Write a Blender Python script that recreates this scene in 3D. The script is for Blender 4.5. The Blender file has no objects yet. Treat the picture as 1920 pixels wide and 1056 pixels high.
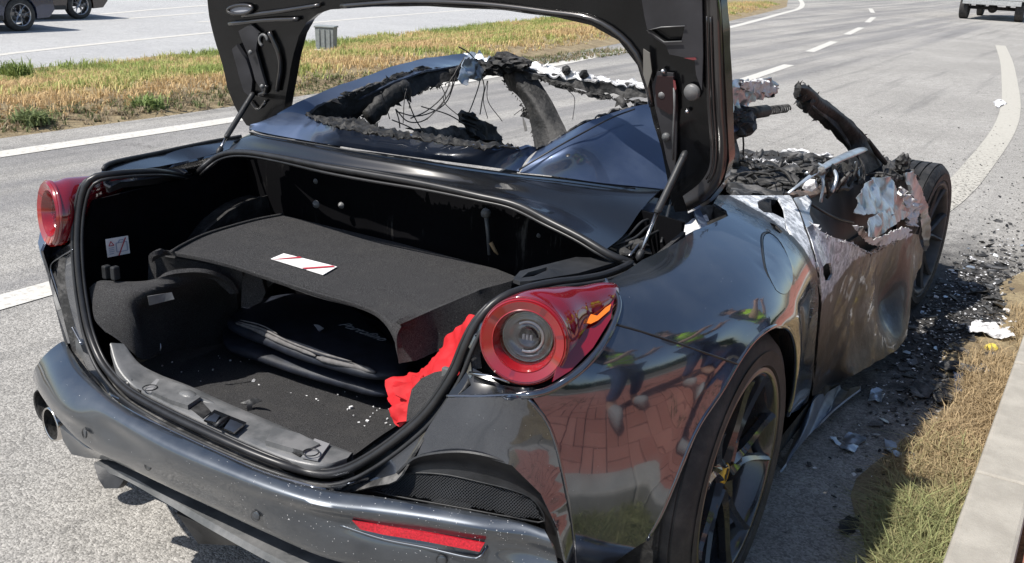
import bpy, bmesh, math, random
import numpy as np
from mathutils import Vector, Matrix, noise
from mathutils.geometry import delaunay_2d_cdt
random.seed(7); rng = np.random.default_rng(7)
C = bpy.context.scene.collection
sc = bpy.context.scene

# ------------------------------------------------------------ camera, sky, sun, exposure
CAMP = (1.52713, -2.05335, 1.49301); CAMR = (1.25155784, -0.0449544, 0.55278013); FPX = 1854.88
cd = bpy.data.cameras.new('camera'); cam = bpy.data.objects.new('camera', cd); C.objects.link(cam)
cam.location = CAMP; cam.rotation_euler = CAMR
cd.sensor_width = 36; cd.lens = FPX/1920*36; cd.clip_start = .05; cd.clip_end = 600
sc.camera = cam
SUN_DIR = Vector((.37, .60, -1.0)).normalized()       # direction the light travels
sun_el = math.asin(-SUN_DIR.z); sun_az = math.atan2(-SUN_DIR.x, -SUN_DIR.y)
w = bpy.data.worlds.new('World'); sc.world = w; w.use_nodes = True
nt = w.node_tree; sky = nt.nodes.new('ShaderNodeTexSky'); sky.sky_type = 'NISHITA'; sky.sun_disc = False
sky.sun_elevation = sun_el; sky.sun_rotation = sun_az; sky.air_density = 1.0; sky.dust_density = 1.0; sky.ozone_density = 1.0
bg = nt.nodes['Background']; bg.inputs[1].default_value = 0.09
nt.links.new(sky.outputs[0], bg.inputs[0])
sl = bpy.data.lights.new('sun', 'SUN'); sl.energy = 4.2; sl.angle = math.radians(.53); sl.color = (1, .955, .89)
so = bpy.data.objects.new('sun', sl); C.objects.link(so)
so.rotation_euler = SUN_DIR.to_track_quat('-Z', 'Y').to_euler()
sc.view_settings.view_transform = 'Standard'; sc.view_settings.look = 'None'
sc.view_settings.gamma = 1; sc.view_settings.use_curve_mapping = False
sc.view_settings.exposure = 0.65

# ------------------------------------------------------------ geometry helpers
_rot = np.array(cam.rotation_euler.to_matrix()); _cp = np.array(CAMP)
def ray(px, py):
    return _rot @ np.array([(px-960)/FPX, -(py-528)/FPX, -1.0])
def P(px, py, **k):
    """world point seen along a sight line, at a known x, y or z of the car"""
    d = ray(px, py); (a, v), = k.items(); i = 'xyz'.index(a)
    return Vector(_cp + d*((v-_cp[i])/d[i]))
def PL(px, py, n, p0):
    d = ray(px, py); n = np.array(n, float)
    return Vector(_cp + d*(n.dot(np.array(p0)-_cp)/n.dot(d)))
def PX(lst, **k): return [P(a, b, **k) for a, b in lst]
def Pz(lst): return [P(a, b, z=c) for a, b, c in lst]
def Py(lst): return [P(a, b, y=c) for a, b, c in lst]
def Px(lst): return [P(a, b, x=c) for a, b, c in lst]

def cr(pts, n, closed=False):
    """Catmull-Rom through pts, resampled to n points by length"""
    p = [Vector(q) for q in pts]; m = len(p)
    if m == 2 and not closed: return [p[0].lerp(p[1], i/(n-1)) for i in range(n)]
    out = []; segs = m if closed else m-1
    for i in range(segs):
        if closed: a, b, c, d = p[i-1], p[i], p[(i+1) % m], p[(i+2) % m]
        else: b, c = p[i], p[i+1]; a = p[i-1] if i else b*2-c; d = p[i+2] if i+2 < m else c*2-b
        l1, l2, l3 = max((b-a).length, 1e-6)**.5, max((c-b).length, 1e-6)**.5, max((d-c).length, 1e-6)**.5
        m1 = (c-b) + ((b-a)/l1 - (c-a)/(l1+l2))*l2; m2 = (c-b) + ((d-c)/l3 - (d-b)/(l2+l3))*l2
        for k in range(12):
            t = k/12; out.append(b*(2*t**3-3*t*t+1)+m1*(t**3-2*t*t+t)+c*(-2*t**3+3*t*t)+m2*(t**3-t*t))
    out.append(p[0].copy() if closed else p[-1].copy())
    L = [0]
    for i in range(1, len(out)): L.append(L[-1]+(out[i]-out[i-1]).length)
    res = []; j = 0; cnt = n if closed else n-1
    for i in range(n):
        s = L[-1]*i/cnt
        while j < len(L)-2 and L[j+1] < s: j += 1
        t = (s-L[j])/max(L[j+1]-L[j], 1e-9); res.append(out[j].lerp(out[j+1], min(max(t, 0), 1)))
    return res

def new_obj(name, verts, faces, mat, parent=None, smooth=True):
    me = bpy.data.meshes.new(name); me.from_pydata([tuple(v) for v in verts], [], faces); me.update()
    if smooth: me.polygons.foreach_set('use_smooth', [True]*len(me.polygons))
    if isinstance(mat, (list, tuple)):
        for m_ in mat: me.materials.append(m_)
    else: me.materials.append(mat)
    o = bpy.data.objects.new(name, me); C.objects.link(o)
    if parent: o.parent = parent
    return o
class MB:
    def __init__(s): s.v = []; s.f = []
    def add(s, v, f):
        n = len(s.v); s.v += [tuple(q) for q in v]; s.f += [tuple(i+n for i in q) for q in f]
    def box(s, c, d, rot=None, taper=1):
        hx, hy, hz = d[0]/2, d[1]/2, d[2]/2; vs = []
        for z in (-1, 1):
            k = taper if z > 0 else 1
            for x, y in ((-1, -1), (1, -1), (1, 1), (-1, 1)): vs.append(Vector((x*hx*k, y*hy*k, z*hz)))
        if rot is not None: vs = [rot @ q for q in vs]
        vs = [q+Vector(c) for q in vs]
        s.add(vs, [(0, 3, 2, 1), (4, 5, 6, 7), (0, 1, 5, 4), (1, 2, 6, 5), (2, 3, 7, 6), (3, 0, 4, 7)])
    def tube(s, pts, r, n=8, cap=True, closed=False, flat=1.0, up=None):
        pts = [Vector(p) for p in pts]; m = len(pts); rr = r if hasattr(r, '__len__') else [r]*m
        prev = None; vs = []
        for i, p in enumerate(pts):
            if closed: t = pts[(i+1) % m]-pts[i-1]
            else: t = pts[min(i+1, m-1)]-pts[max(i-1, 0)]
            t.normalize() if t.length > 1e-9 else None
            if prev is None:
                u = Vector(up) if up else (Vector((0, 0, 1)) if abs(t.z) < .9 else Vector((1, 0, 0)))
            else: u = prev
            u = (u-t*u.dot(t)); u = u.normalized() if u.length > 1e-6 else t.orthogonal().normalized()
            prev = u; v = t.cross(u)
            for k in range(n):
                a = 2*math.pi*k/n; vs.append(p+u*math.cos(a)*rr[i]*flat+v*math.sin(a)*rr[i])
        fs = []; segs = m if closed else m-1
        for i in range(segs):
            for k in range(n):
                a = i*n+k; b = i*n+(k+1) % n; c2 = ((i+1) % m)*n+(k+1) % n; d = ((i+1) % m)*n+k
                fs.append((a, b, c2, d))
        if cap and not closed: fs += [tuple(range(n))[::-1], tuple((m-1)*n+k for k in range(n))]
        s.add(vs, fs)
    def lathe(s, prof, org, axis, n=48, a0=0, a1=2*math.pi):
        """prof: (r, h) pairs; axis: unit vector"""
        ax = Vector(axis).normalized(); u = ax.orthogonal().normalized(); v = ax.cross(u); o = Vector(org)
        full = abs(a1-a0) > 6.28; cols = n if full else n+1; vs = []
        for i in range(cols):
            a = a0+(a1-a0)*i/n; dr = u*math.cos(a)+v*math.sin(a)
            for r, h in prof: vs.append(o+dr*r+ax*h)
        m = len(prof); fs = []
        for i in range(n):
            j = (i+1) % cols
            for k in range(m-1): fs.append((i*m+k, j*m+k, j*m+k+1, i*m+k+1))
        s.add(vs, fs)
    def build(s, name, mat, parent=None, smooth=True, bevel=0):
        o = new_obj(name, s.v, s.f, mat, parent, smooth)
        if bevel:
            b = o.modifiers.new('bevel', 'BEVEL'); b.width = bevel; b.segments = 2; b.limit_method = 'ANGLE'
        return o
def fin(o):
    """recalculate normals outward"""
    bm = bmesh.new(); bm.from_mesh(o.data); bmesh.ops.recalc_face_normals(bm, faces=bm.faces); bm.to_mesh(o.data); bm.free(); return o
def solidify(o, t, off=-1):
    m = o.modifiers.new('solid', 'SOLIDIFY'); m.thickness = t; m.offset = off
    e = o.modifiers.new('split', 'EDGE_SPLIT'); e.split_angle = math.radians(48); return o
def sharp(o, a=35):
    o.data.set_sharp_from_angle(angle=math.radians(a)) if hasattr(o.data, 'set_sharp_from_angle') else None; return o

def loft(name, rows, mat, parent=None, n=60, m=None, thick=.004, closed=False, curved=True, face_cam=True):
    rs = [cr(r, n, closed) for r in rows]; m = m or (len(rows)-1)*6+1
    if curved and len(rows) > 2:
        cols = [cr([r[i] for r in rs], m) for i in range(n)]
    else:
        cols = []
        for i in range(n):
            pts = [r[i] for r in rs]; k = (m-1)//(len(rows)-1); col = []
            for j in range(len(rows)-1):
                for q in range(k): col.append(pts[j].lerp(pts[j+1], q/k))
            col.append(pts[-1]); cols.append(col)
        m = len(cols[0])
    vs = [p for c_ in cols for p in c_]; fs = []
    for i in range(n if closed else n-1):
        for j in range(m-1):
            a = i*m+j; b = ((i+1) % n)*m+j; fs.append((a, b, b+1, a+1))
    o = new_obj(name, vs, fs, mat, parent)
    orient(o) if face_cam else None
    if thick: solidify(o, thick)
    return o
def orient(o, to=None):
    """make the sheet's normals face the camera side, so thickness goes inward"""
    me = o.data; s = 0; tp = Vector(to or CAMP)
    for p in me.polygons: s += p.normal.dot((tp-p.center).normalized())*p.area
    if s < 0: me.flip_normals()
    return o

def inside(p, poly):
    x, y = p; r = False; j = len(poly)-1
    for i in range(len(poly)):
        xi, yi = poly[i]; xj, yj = poly[j]
        if (yi > y) != (yj > y) and x < (xj-xi)*(y-yi)/(yj-yi)+xi: r = not r
        j = i
    return r
def densify(pts, step):
    out = []
    for i in range(len(pts)):
        a = Vector(pts[i]); b = Vector(pts[(i+1) % len(pts)]); k = max(1, int(math.ceil((b-a).length/step)))
        for j in range(k): out.append(a.lerp(b, j/k))
    return out
def cdt(outline, holes, res):
    loops = [outline]+holes; vs = []; es = []
    for lp in loops:
        n0 = len(vs); vs += [Vector((p[0], p[1])) for p in lp]; es += [(n0+i, n0+(i+1) % len(lp)) for i in range(len(lp))]
    xs = [p[0] for p in outline]; ys = [p[1] for p in outline]
    ol = [(p[0], p[1]) for p in outline]; hl = [[(p[0], p[1]) for p in h] for h in holes]
    allv = np.array([(p.x, p.y) for p in vs]); j = 0; y = min(ys)
    while y < max(ys):
        x = min(xs)+(res/2 if j % 2 else 0)
        while x < max(xs):
            q = (x, y)
            if inside(q, ol) and not any(inside(q, h) for h in hl) and ((allv-np.array(q))**2).sum(1).min() > (res*.55)**2:
                vs.append(Vector(q))
            x += res
        y += res*.866; j += 1
    r = delaunay_2d_cdt(vs, es, [], 0, 1e-6)
    ov, of = r[0], r[2]; fs = []
    for f in of:
        cx = sum(ov[i].x for i in f)/len(f); cy = sum(ov[i].y for i in f)/len(f)
        if inside((cx, cy), ol) and not any(inside((cx, cy), h) for h in hl): fs.append(tuple(f))
    return ov, fs
def patch(name, outline, mat, parent=None, res=.03, jag=0, crumple=0, cscale=8, thick=.004, holes=(), ctrl=(), seed=0, smooth=True, curve=False, to=None):
    """sheet spanning a 3-D outline; interior relaxed between the rim and control points; jag = torn edge, crumple = dents"""
    pts = [Vector(p) for p in outline]
    if curve: pts = cr(pts, max(24, len(pts)*4), True)
    pts = densify(pts, res*.8)
    cen = sum(pts, Vector())/len(pts); A = np.array([tuple(p-cen) for p in pts])
    _, _, vt = np.linalg.svd(A, full_matrices=False); U, V_, N = Vector(vt[0]), Vector(vt[1]), Vector(vt[2])
    if N.dot(Vector(to or CAMP)-cen) < 0: N = -N; V_ = -V_
    loc = lambda p: ((p-cen).dot(U), (p-cen).dot(V_), (p-cen).dot(N))
    L = [loc(p) for p in pts]
    if jag:
        L2 = []
        for i, p in enumerate(L):
            a = L[i-1]; b = L[(i+1) % len(L)]; tx, ty = b[0]-a[0], b[1]-a[1]; l = math.hypot(tx, ty) or 1
            s = Vector((p[0]*16, p[1]*16, seed)); m_ = .5+abs(noise.noise(s*.7+Vector((9, 0, 0))))*1.6; d = jag*m_*(1.1*noise.noise(s)+.8*noise.noise(s*3.1)+.45*noise.noise(s*8))
            L2.append((p[0]+ty/l*d, p[1]-tx/l*d, p[2]))
        L = L2
    HL = [[loc(q) for q in densify([Vector(z) for z in h], res*.8)] for h in holes]
    ov, fs = cdt(L, [[(q[0], q[1]) for q in h] for h in HL], res)
    known = [(p[0], p[1], p[2]) for p in L]+[p for h in HL for p in h]+[loc(Vector(c_)) for c_ in ctrl]
    K = np.array(known); wts = np.ones(len(K)); wts[len(K)-len(ctrl):] = 12
    vs = []
    for p in ov:
        d2 = (K[:, 0]-p.x)**2+(K[:, 1]-p.y)**2; k = d2.argmin()
        if d2[k] < 1e-9: h = K[k, 2]
        else: ww = wts/(d2+1e-6)**1.5; h = float((ww*K[:, 2]).sum()/ww.sum())
        vs.append([p.x, p.y, h])
    # relax the interior (keeps control heights loosely)
    nb = [set() for _ in vs]; isb = [False]*len(vs); ec = {}
    for f in fs:
        for i in range(len(f)):
            a, b = f[i], f[(i+1) % len(f)]; nb[a].add(b); nb[b].add(a); ec[(min(a, b), max(a, b))] = ec.get((min(a, b), max(a, b)), 0)+1
    for (a, b), n_ in ec.items():
        if n_ == 1: isb[a] = isb[b] = True
    for _ in range(12 if not ctrl else 6):
        nh = [v[2] for v in vs]
        for i in range(len(vs)):
            if not isb[i] and nb[i]: nh[i] = sum(vs[j][2] for j in nb[i])/len(nb[i])
        for i in range(len(vs)): vs[i][2] = nh[i]
    out = []
    for x, y, h in vs:
        if crumple:
            s = Vector((x*cscale, y*cscale, seed+3.1)); h += crumple*(noise.noise(s)+.5*noise.noise(s*2.3)+.3*abs(noise.noise(s*5)))
        out.append(cen+U*x+V_*y+N*h)
    used = sorted({i for f in fs for i in f}); mp = {a: b for b, a in enumerate(used)}
    o = new_obj(name, [out[i] for i in used], [tuple(mp[i] for i in f) for f in fs], mat, parent, smooth)
    orient(o, to)
    if thick: solidify(o, thick)
    return o
def ellipse(c, u, v, n=32): return [Vector(c)+Vector(u)*math.cos(2*math.pi*i/n)+Vector(v)*math.sin(2*math.pi*i/n) for i in range(n)]
def thing(name, label, cat, loc=(0, 0, 0), group=None, rz=0):
    o = bpy.data.objects.new(name, None); C.objects.link(o); o.location = loc; o.rotation_euler = (0, 0, rz)
    o['label'] = label; o['category'] = cat
    if group: o['group'] = group
    return o
def tag(o, label, cat, group=None):
    o['label'] = label; o['category'] = cat
    if group: o['group'] = group
    return o
def struct(o): o['kind'] = 'structure'; return o
def stuff(o, label=None, cat=None):
    o['kind'] = 'stuff'
    if label: o['label'] = label
    if cat: o['category'] = cat
    return o
def lump(name, c, r, mat, parent=None, seed=0, sub=3, amp=.5, sc_=(1, 1, 1), freq=2.2):
    bm = bmesh.new(); bmesh.ops.create_icosphere(bm, subdivisions=sub, radius=1)
    for v in bm.verts:
        n_ = v.co.normalized(); s = n_*freq+Vector((seed, seed*.7, 0))
        k = 1+amp*(noise.noise(s)+.5*noise.noise(s*2.6)+.35*noise.noise(s*6))
        v.co = Vector((n_.x*r*k*sc_[0], n_.y*r*k*sc_[1], n_.z*r*k*sc_[2]))+Vector(c)
    me = bpy.data.meshes.new(name); bm.to_mesh(me); bm.free(); me.materials.append(mat)
    o = bpy.data.objects.new(name, me); C.objects.link(o)
    if parent: o.parent = parent
    return o

def shards(name, path, n, ln, mat, parent, down=.3, seed=1, w_=.35):
    """thin torn slivers along a path"""
    r = random.Random(seed); pts = cr(path, 80); mb = MB()
    for k in range(n):
        i = r.randrange(79); p = pts[i].lerp(pts[i+1], r.random()); t = (pts[i+1]-pts[i]).normalized()
        d = Vector((r.gauss(0, 1), r.gauss(0, 1), r.gauss(-down, 1))).normalized(); l = ln*.55*r.uniform(.2, 1.1)*(2.2 if r.random() < .07 else 1)
        s = (t*r.uniform(.5, 1)+d*r.uniform(-.3, .3)).normalized()*l*w_*r.uniform(.8, 2.2); nrm = s.cross(d).normalized()*l*.06
        a, b, c_, e = p-s, p+s*.8, p+d*l*.6+s*r.uniform(-.2, .6)+nrm*3, p+d*l+nrm*r.uniform(-6, 6)
        mb.add([a-nrm, b-nrm, c_-nrm, e, a+nrm, b+nrm, c_+nrm], [(0, 1, 2), (0, 2, 3), (4, 6, 5), (4, 3, 6), (0, 4, 5, 1), (1, 5, 6, 2), (2, 6, 3), (0, 3, 4)])
    return stuff(mb.build(name, mat, parent, False))
def specks(name, src, n, s0, s1, mat, parent, pick=None, seed=3):
    r = random.Random(seed); ps = [p for p in src.data.polygons if (pick is None or r.random() < pick(p.center))]; mb = MB()
    if not ps: return
    for k in range(n):
        p = r.choice(ps); vs_ = [src.data.vertices[i].co for i in p.vertices]; a, b = r.random(), r.random()
        q_ = vs_[0].lerp(vs_[1], a).lerp(vs_[-1].lerp(vs_[2], a) if len(vs_) > 3 else vs_[2], b); nn = p.normal
        u = nn.orthogonal().normalized(); v = nn.cross(u); s_ = r.uniform(s0, s1)*(2 if r.random() < .05 else 1); o = r.uniform(0, 6)
        base = [q_+nn*.0003+u*math.cos(o+i*1.57)*s_*r.uniform(.5, 1)+v*math.sin(o+i*1.57)*s_*r.uniform(.4, 1) for i in range(4)]
        mb.add(base+[q_+nn*s_*.5], [(0, 1, 4), (1, 2, 4), (2, 3, 4), (3, 0, 4)])
    return stuff(mb.build(name, mat, parent, False))

# ------------------------------------------------------------ materials
def M(name, col, rough=.5, metal=0, coat=0, cr_=.03, noise_=0, nscale=20, bump=0, bscale=200, spec=.5, col2=None, mscale=6, mdet=6, lo=.4, hi=.6, trans=0, ior=1.45, coat_ior=1.5, bdist=.002):
    m = bpy.data.materials.new(name); m.use_nodes = True; t = m.node_tree; b = t.nodes['Principled BSDF']
    b.inputs['Base Color'].default_value = (*col, 1); b.inputs['Roughness'].default_value = rough
    b.inputs['Metallic'].default_value = metal; b.inputs['Coat Weight'].default_value = coat
    b.inputs['Coat Roughness'].default_value = cr_; b.inputs['Coat IOR'].default_value = coat_ior
    b.inputs['Specular IOR Level'].default_value = spec; b.inputs['Transmission Weight'].default_value = trans; b.inputs['IOR'].default_value = ior
    tc = t.nodes.new('ShaderNodeTexCoord'); src = tc.outputs['Object']
    cur = None
    if col2 is not None:
        n1 = t.nodes.new('ShaderNodeTexNoise'); n1.inputs['Scale'].default_value = mscale; n1.inputs['Detail'].default_value = mdet; n1.inputs['Roughness'].default_value = .65
        t.links.new(src, n1.inputs['Vector'])
        mr = t.nodes.new('ShaderNodeMapRange'); mr.inputs[1].default_value = lo; mr.inputs[2].default_value = hi; t.links.new(n1.outputs[0], mr.inputs[0])
        mx = t.nodes.new('ShaderNodeMix'); mx.data_type = 'RGBA'; mx.inputs[6].default_value = (*col, 1); mx.inputs[7].default_value = (*col2, 1)
        t.links.new(mr.outputs[0], mx.inputs[0]); cur = mx.outputs[2]; t.links.new(cur, b.inputs['Base Color'])
    if noise_:
        n2 = t.nodes.new('ShaderNodeTexNoise'); n2.inputs['Scale'].default_value = nscale; n2.inputs['Detail'].default_value = 5
        t.links.new(src, n2.inputs['Vector'])
        mr = t.nodes.new('ShaderNodeMapRange'); mr.inputs[1].default_value = .3; mr.inputs[2].default_value = .7; mr.inputs[3].default_value = 1-noise_; mr.inputs[4].default_value = 1+noise_
        t.links.new(n2.outputs[0], mr.inputs[0])
        hs = t.nodes.new('ShaderNodeHueSaturation'); hs.inputs['Color'].default_value = (*col, 1); t.links.new(mr.outputs[0], hs.inputs['Value'])
        if cur: t.links.new(cur, hs.inputs['Color'])
        t.links.new(hs.outputs[0], b.inputs['Base Color'])
    if bump:
        n3 = t.nodes.new('ShaderNodeTexNoise'); n3.inputs['Scale'].default_value = bscale; n3.inputs['Detail'].default_value = 4; t.links.new(src, n3.inputs['Vector'])
        bp = t.nodes.new('ShaderNodeBump'); bp.inputs['Strength'].default_value = bump; bp.inputs['Distance'].default_value = bdist
        t.links.new(n3.outputs[0], bp.inputs['Height']); t.links.new(bp.outputs[0], b.inputs['Normal'])
    return m
class NT:
    """small helper to write node trees"""
    def __init__(s, name):
        s.m = bpy.data.materials.new(name); s.m.use_nodes = True; s.t = s.m.node_tree; s.b = s.t.nodes['Principled BSDF']
        s.tc = s.t.nodes.new('ShaderNodeTexCoord')
    def lk(s, a, b): s.t.links.new(a, b); return s
    def noise(s, scale, det=5, rough=.6, src=None, dist=0, out=0):
        n = s.t.nodes.new('ShaderNodeTexNoise'); n.inputs['Scale'].default_value = scale; n.inputs['Detail'].default_value = det; n.inputs['Roughness'].default_value = rough
        n.inputs['Distortion'].default_value = dist; s.lk(src or s.tc.outputs['Object'], n.inputs['Vector']); return n.outputs[out]
    def voro(s, scale, feat='F1', out='Distance', src=None, rnd=1):
        n = s.t.nodes.new('ShaderNodeTexVoronoi'); n.feature = feat; n.inputs['Scale'].default_value = scale; n.inputs['Randomness'].default_value = rnd
        s.lk(src or s.tc.outputs['Object'], n.inputs['Vector']); return n.outputs[out]
    def ramp(s, v, a, b, c=0., d=1., smooth=True):
        n = s.t.nodes.new('ShaderNodeMapRange'); n.interpolation_type = 'SMOOTHSTEP' if smooth else 'LINEAR'
        for i, x in enumerate((a, b, c, d)): n.inputs[i+1].default_value = x
        s.lk(v, n.inputs[0]); return n.outputs[0]
    def math(s, op, a, b=None, clamp=False):
        n = s.t.nodes.new('ShaderNodeMath'); n.operation = op; n.use_clamp = clamp
        for i, x in enumerate((a, b)):
            if x is None: continue
            if isinstance(x, (int, float)): n.inputs[i].default_value = x
            else: s.lk(x, n.inputs[i])
        return n.outputs[0]
    def mix(s, f, a, b):
        n = s.t.nodes.new('ShaderNodeMix'); n.data_type = 'RGBA'
        for i, x in ((0, f), (6, a), (7, b)):
            if isinstance(x, tuple): n.inputs[i].default_value = (*x, 1) if len(x) == 3 else x
            elif isinstance(x, (int, float)): n.inputs[i].default_value = x
            else: s.lk(x, n.inputs[i])
        return n.outputs[2]
    def fmix(s, f, a, b):
        n = s.t.nodes.new('ShaderNodeMix'); n.data_type = 'FLOAT'
        for i, x in ((0, f), (2, a), (3, b)):
            if isinstance(x, (int, float)): n.inputs[i].default_value = x
            else: s.lk(x, n.inputs[i])
        return n.outputs[0]
    def attr(s, name, out='Fac'):
        n = s.t.nodes.new('ShaderNodeAttribute'); n.attribute_name = name; return n.outputs[out]
    def sep(s):
        n = s.t.nodes.new('ShaderNodeSeparateXYZ'); s.lk(s.tc.outputs['Object'], n.inputs[0]); return n.outputs
    def bump(s, h, st=.5, dist=.002, prev=None):
        n = s.t.nodes.new('ShaderNodeBump'); n.inputs['Strength'].default_value = st; n.inputs['Distance'].default_value = dist
        s.lk(h, n.inputs['Height'])
        if prev: s.lk(prev, n.inputs['Normal'])
        s.lk(n.outputs[0], s.b.inputs['Normal']); return n.outputs[0]
    def set(s, **k):
        for a, v in k.items():
            i = s.b.inputs[a.replace('_', ' ')]
            if isinstance(v, tuple): i.default_value = (*v, 1)
            elif isinstance(v, (int, float)): i.default_value = v
            else: s.lk(v, i)
        return s

# asphalt: pale worn aggregate with dirt, dark tyre tracks and soot thrown round the burnt front
def asphalt(name, c1, c2, soot=False, gs=160):
    q = NT(name); big = q.noise(.5, 6, .6); mid = q.noise(9, 6, .7); cells = q.voro(gs, 'F1', 'Color'); cd_ = q.voro(gs)
    sp = q.t.nodes.new('ShaderNodeSeparateColor'); q.lk(cells, sp.inputs[0]); g = sp.outputs[0]
    col = q.mix(q.ramp(big, .3, .7), c1, c2)
    col = q.mix(q.ramp(mid, .35, .75, 0, .45), col, tuple(x*.62 for x in c1))
    st = q.ramp(g, .0, 1, .62, 1.42, False)
    hs = q.t.nodes.new('ShaderNodeHueSaturation'); q.lk(col, hs.inputs['Color']); q.lk(st, hs.inputs['Value']); col = hs.outputs[0]
    fine = q.noise(260, 3, .7); col = q.mix(q.ramp(fine, .56, .7, 0, .3), col, (.58, .56, .52))
    col = q.mix(q.ramp(fine, .42, .32, 0, .6), col, (.05, .05, .05))
    if soot:
        xyz = q.sep(); x, y = xyz[0], xyz[1]
        # soot field: centre of the burnt side at (1.0, 2.6)
        dx = q.math('MULTIPLY', q.math('SUBTRACT', x, .95), 1.15); dy = q.math('MULTIPLY', q.math('SUBTRACT', y, 2.7), .42)
        r = q.math('SQRT', q.math('ADD', q.math('MULTIPLY', dx, dx), q.math('MULTIPLY', dy, dy)))
        n = q.noise(7, 7, .7); r = q.math('ADD', r, q.math('MULTIPLY', q.math('SUBTRACT', n, .5), .9))
        col = q.mix(q.ramp(r, .85, .25, 0, .9), col, (.022, .021, .022))
        spk = q.ramp(q.noise(24, 5, .75), .6, .66); fall = q.ramp(r, 2.4, .5)
        col = q.mix(q.math('MULTIPLY', q.math('MULTIPLY', spk, fall), .8), col, (.03, .03, .03))
        # lane wear tracks
        tr = q.t.nodes.new('ShaderNodeMapping'); tr.inputs['Scale'].default_value = (1.6, .05, 1); q.lk(q.tc.outputs['Object'], tr.inputs[0])
        wn = q.noise(1.2, 4, .5, tr.outputs[0]); lane = q.math('MULTIPLY', q.ramp(x, -2.2, -2.6), q.ramp(wn, .40, .62, 0, .5))
        col = q.mix(lane, col, (.13, .13, .14)); tr2 = q.t.nodes.new('ShaderNodeMapping'); tr2.inputs['Scale'].default_value = (2.6, .12, 1); tr2.inputs['Rotation'].default_value = (0, 0, .12); q.lk(q.tc.outputs['Object'], tr2.inputs[0]); col = q.mix(q.ramp(q.noise(1.5, 6, .6, tr2.outputs[0]), .52, .68, 0, .38), col, (.12, .118, .115)); ck = q.t.nodes.new('ShaderNodeTexVoronoi'); ck.feature = 'DISTANCE_TO_EDGE'; ck.inputs['Scale'].default_value = .45; wv2 = q.t.nodes.new('ShaderNodeVectorMath'); wv2.operation = 'ADD'; q.lk(q.tc.outputs['Object'], wv2.inputs[0]); q.lk(q.noise(2.5, 6, .7, out=1), wv2.inputs[1]); q.lk(wv2.outputs[0], ck.inputs['Vector']); col = q.mix(q.math('MULTIPLY', q.ramp(ck.outputs['Distance'], .006, .002), q.ramp(q.noise(.6, 3), .5, .6, 0, .6)), col, (.07, .065, .06))
    q.set(Base_Color=col, Roughness=.9, Specular_IOR_Level=.25)
    q.bump(q.math('ADD', q.math('MULTIPLY', cd_, -.6), q.math('MULTIPLY', fine, .7)), .8, .006)
    return q.m
ASPH = asphalt('asphalt', (.295, .283, .262), (.365, .35, .325), True, 150)
ASPH2 = asphalt('far asphalt', (.38, .38, .38), (.43, .43, .425))
ASPH3 = asphalt('dirt road', (.12, .105, .08), (.17, .15, .11))
q = NT('road paint'); wn = q.noise(30, 7, .75); wb = q.noise(3, 4)
col = q.mix(q.ramp(wn, .50, .64, 0, .85), (.54, .525, .485), (.32, .30, .265)); col = q.mix(q.ramp(wb, .4, .7, 0, .35), col, (.5, .47, .4))
q.set(Base_Color=col, Roughness=.8); q.bump(wn, .4, .003); PAINT = q.m
q = NT('worn sooty road paint'); wn = q.noise(26, 7, .75); wv = q.t.nodes.new('ShaderNodeTexWave'); wv.wave_type = 'BANDS'; wv.bands_direction = 'Y'; wv.inputs['Scale'].default_value = 2.2
q.lk(q.tc.outputs['Object'], wv.inputs[0]); y_ = q.sep()[1]
col = q.mix(q.ramp(wn, .5, .68, 0, .7), (.43, .41, .36), (.26, .24, .2)); col = q.mix(q.ramp(wv.outputs[1], .1, .0, 0, .25), col, (.35, .32, .27))
col = q.mix(q.math('MULTIPLY', q.ramp(q.noise(40, 5, .7), .52, .6), q.ramp(y_, 10, 5)), col, (.05, .045, .04))
q.set(Base_Color=col, Roughness=.85); q.bump(wn, .4, .003); PAINT2 = q.m
q = NT('soil'); n1 = q.noise(4, 8, .7); n2 = q.noise(60, 5, .7)
col = q.mix(q.ramp(n1, .35, .65), (.20, .15, .085), (.36, .29, .17)); col = q.mix(q.ramp(n2, .4, .7), col, (.16, .12, .07)); q.set(Base_Color=col, Roughness=.95); q.bump(n2, .8, .02); SOIL = q.m
q = NT('kerb concrete'); n1 = q.noise(6, 8, .7); n2 = q.noise(180, 4, .7)
col = q.mix(q.ramp(n1, .35, .7), (.30, .28, .245), (.40, .375, .33)); col = q.mix(q.ramp(n2, .55, .75, 0, .5), col, (.3, .27, .22)); col = q.mix(q.ramp(q.voro(35), .05, .02, 0, .8), col, (.12, .1, .08)); q.set(Base_Color=col, Roughness=.9); q.bump(n2, .5, .004); KERB = q.m
q = NT('red paving brick'); oi = q.t.nodes.new('ShaderNodeObjectInfo'); n1 = q.noise(30, 6, .7)
col = q.mix(oi.outputs['Random'], (.33, .12, .085), (.45, .19, .14)); col = q.mix(q.ramp(n1, .4, .7, 0, .5), col, (.28, .15, .11)); q.set(Base_Color=col, Roughness=.85); q.bump(n1, .5, .003); BRICK = q.m
def grassmat(name):
    q = NT(name); a = q.attr('col', 'Color'); q.set(Base_Color=a, Roughness=.7, Specular_IOR_Level=.2)
    tr = q.t.nodes.new('ShaderNodeBsdfTranslucent'); q.lk(a, tr.inputs[0]); mx = q.t.nodes.new('ShaderNodeMixShader'); mx.inputs[0].default_value = .3
    q.lk(q.b.outputs[0], mx.inputs[1]); q.lk(tr.outputs[0], mx.inputs[2]); q.lk(mx.outputs[0], q.t.nodes['Material Output'].inputs[0]); return q.m
GRASS = grassmat('grass blades')

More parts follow.
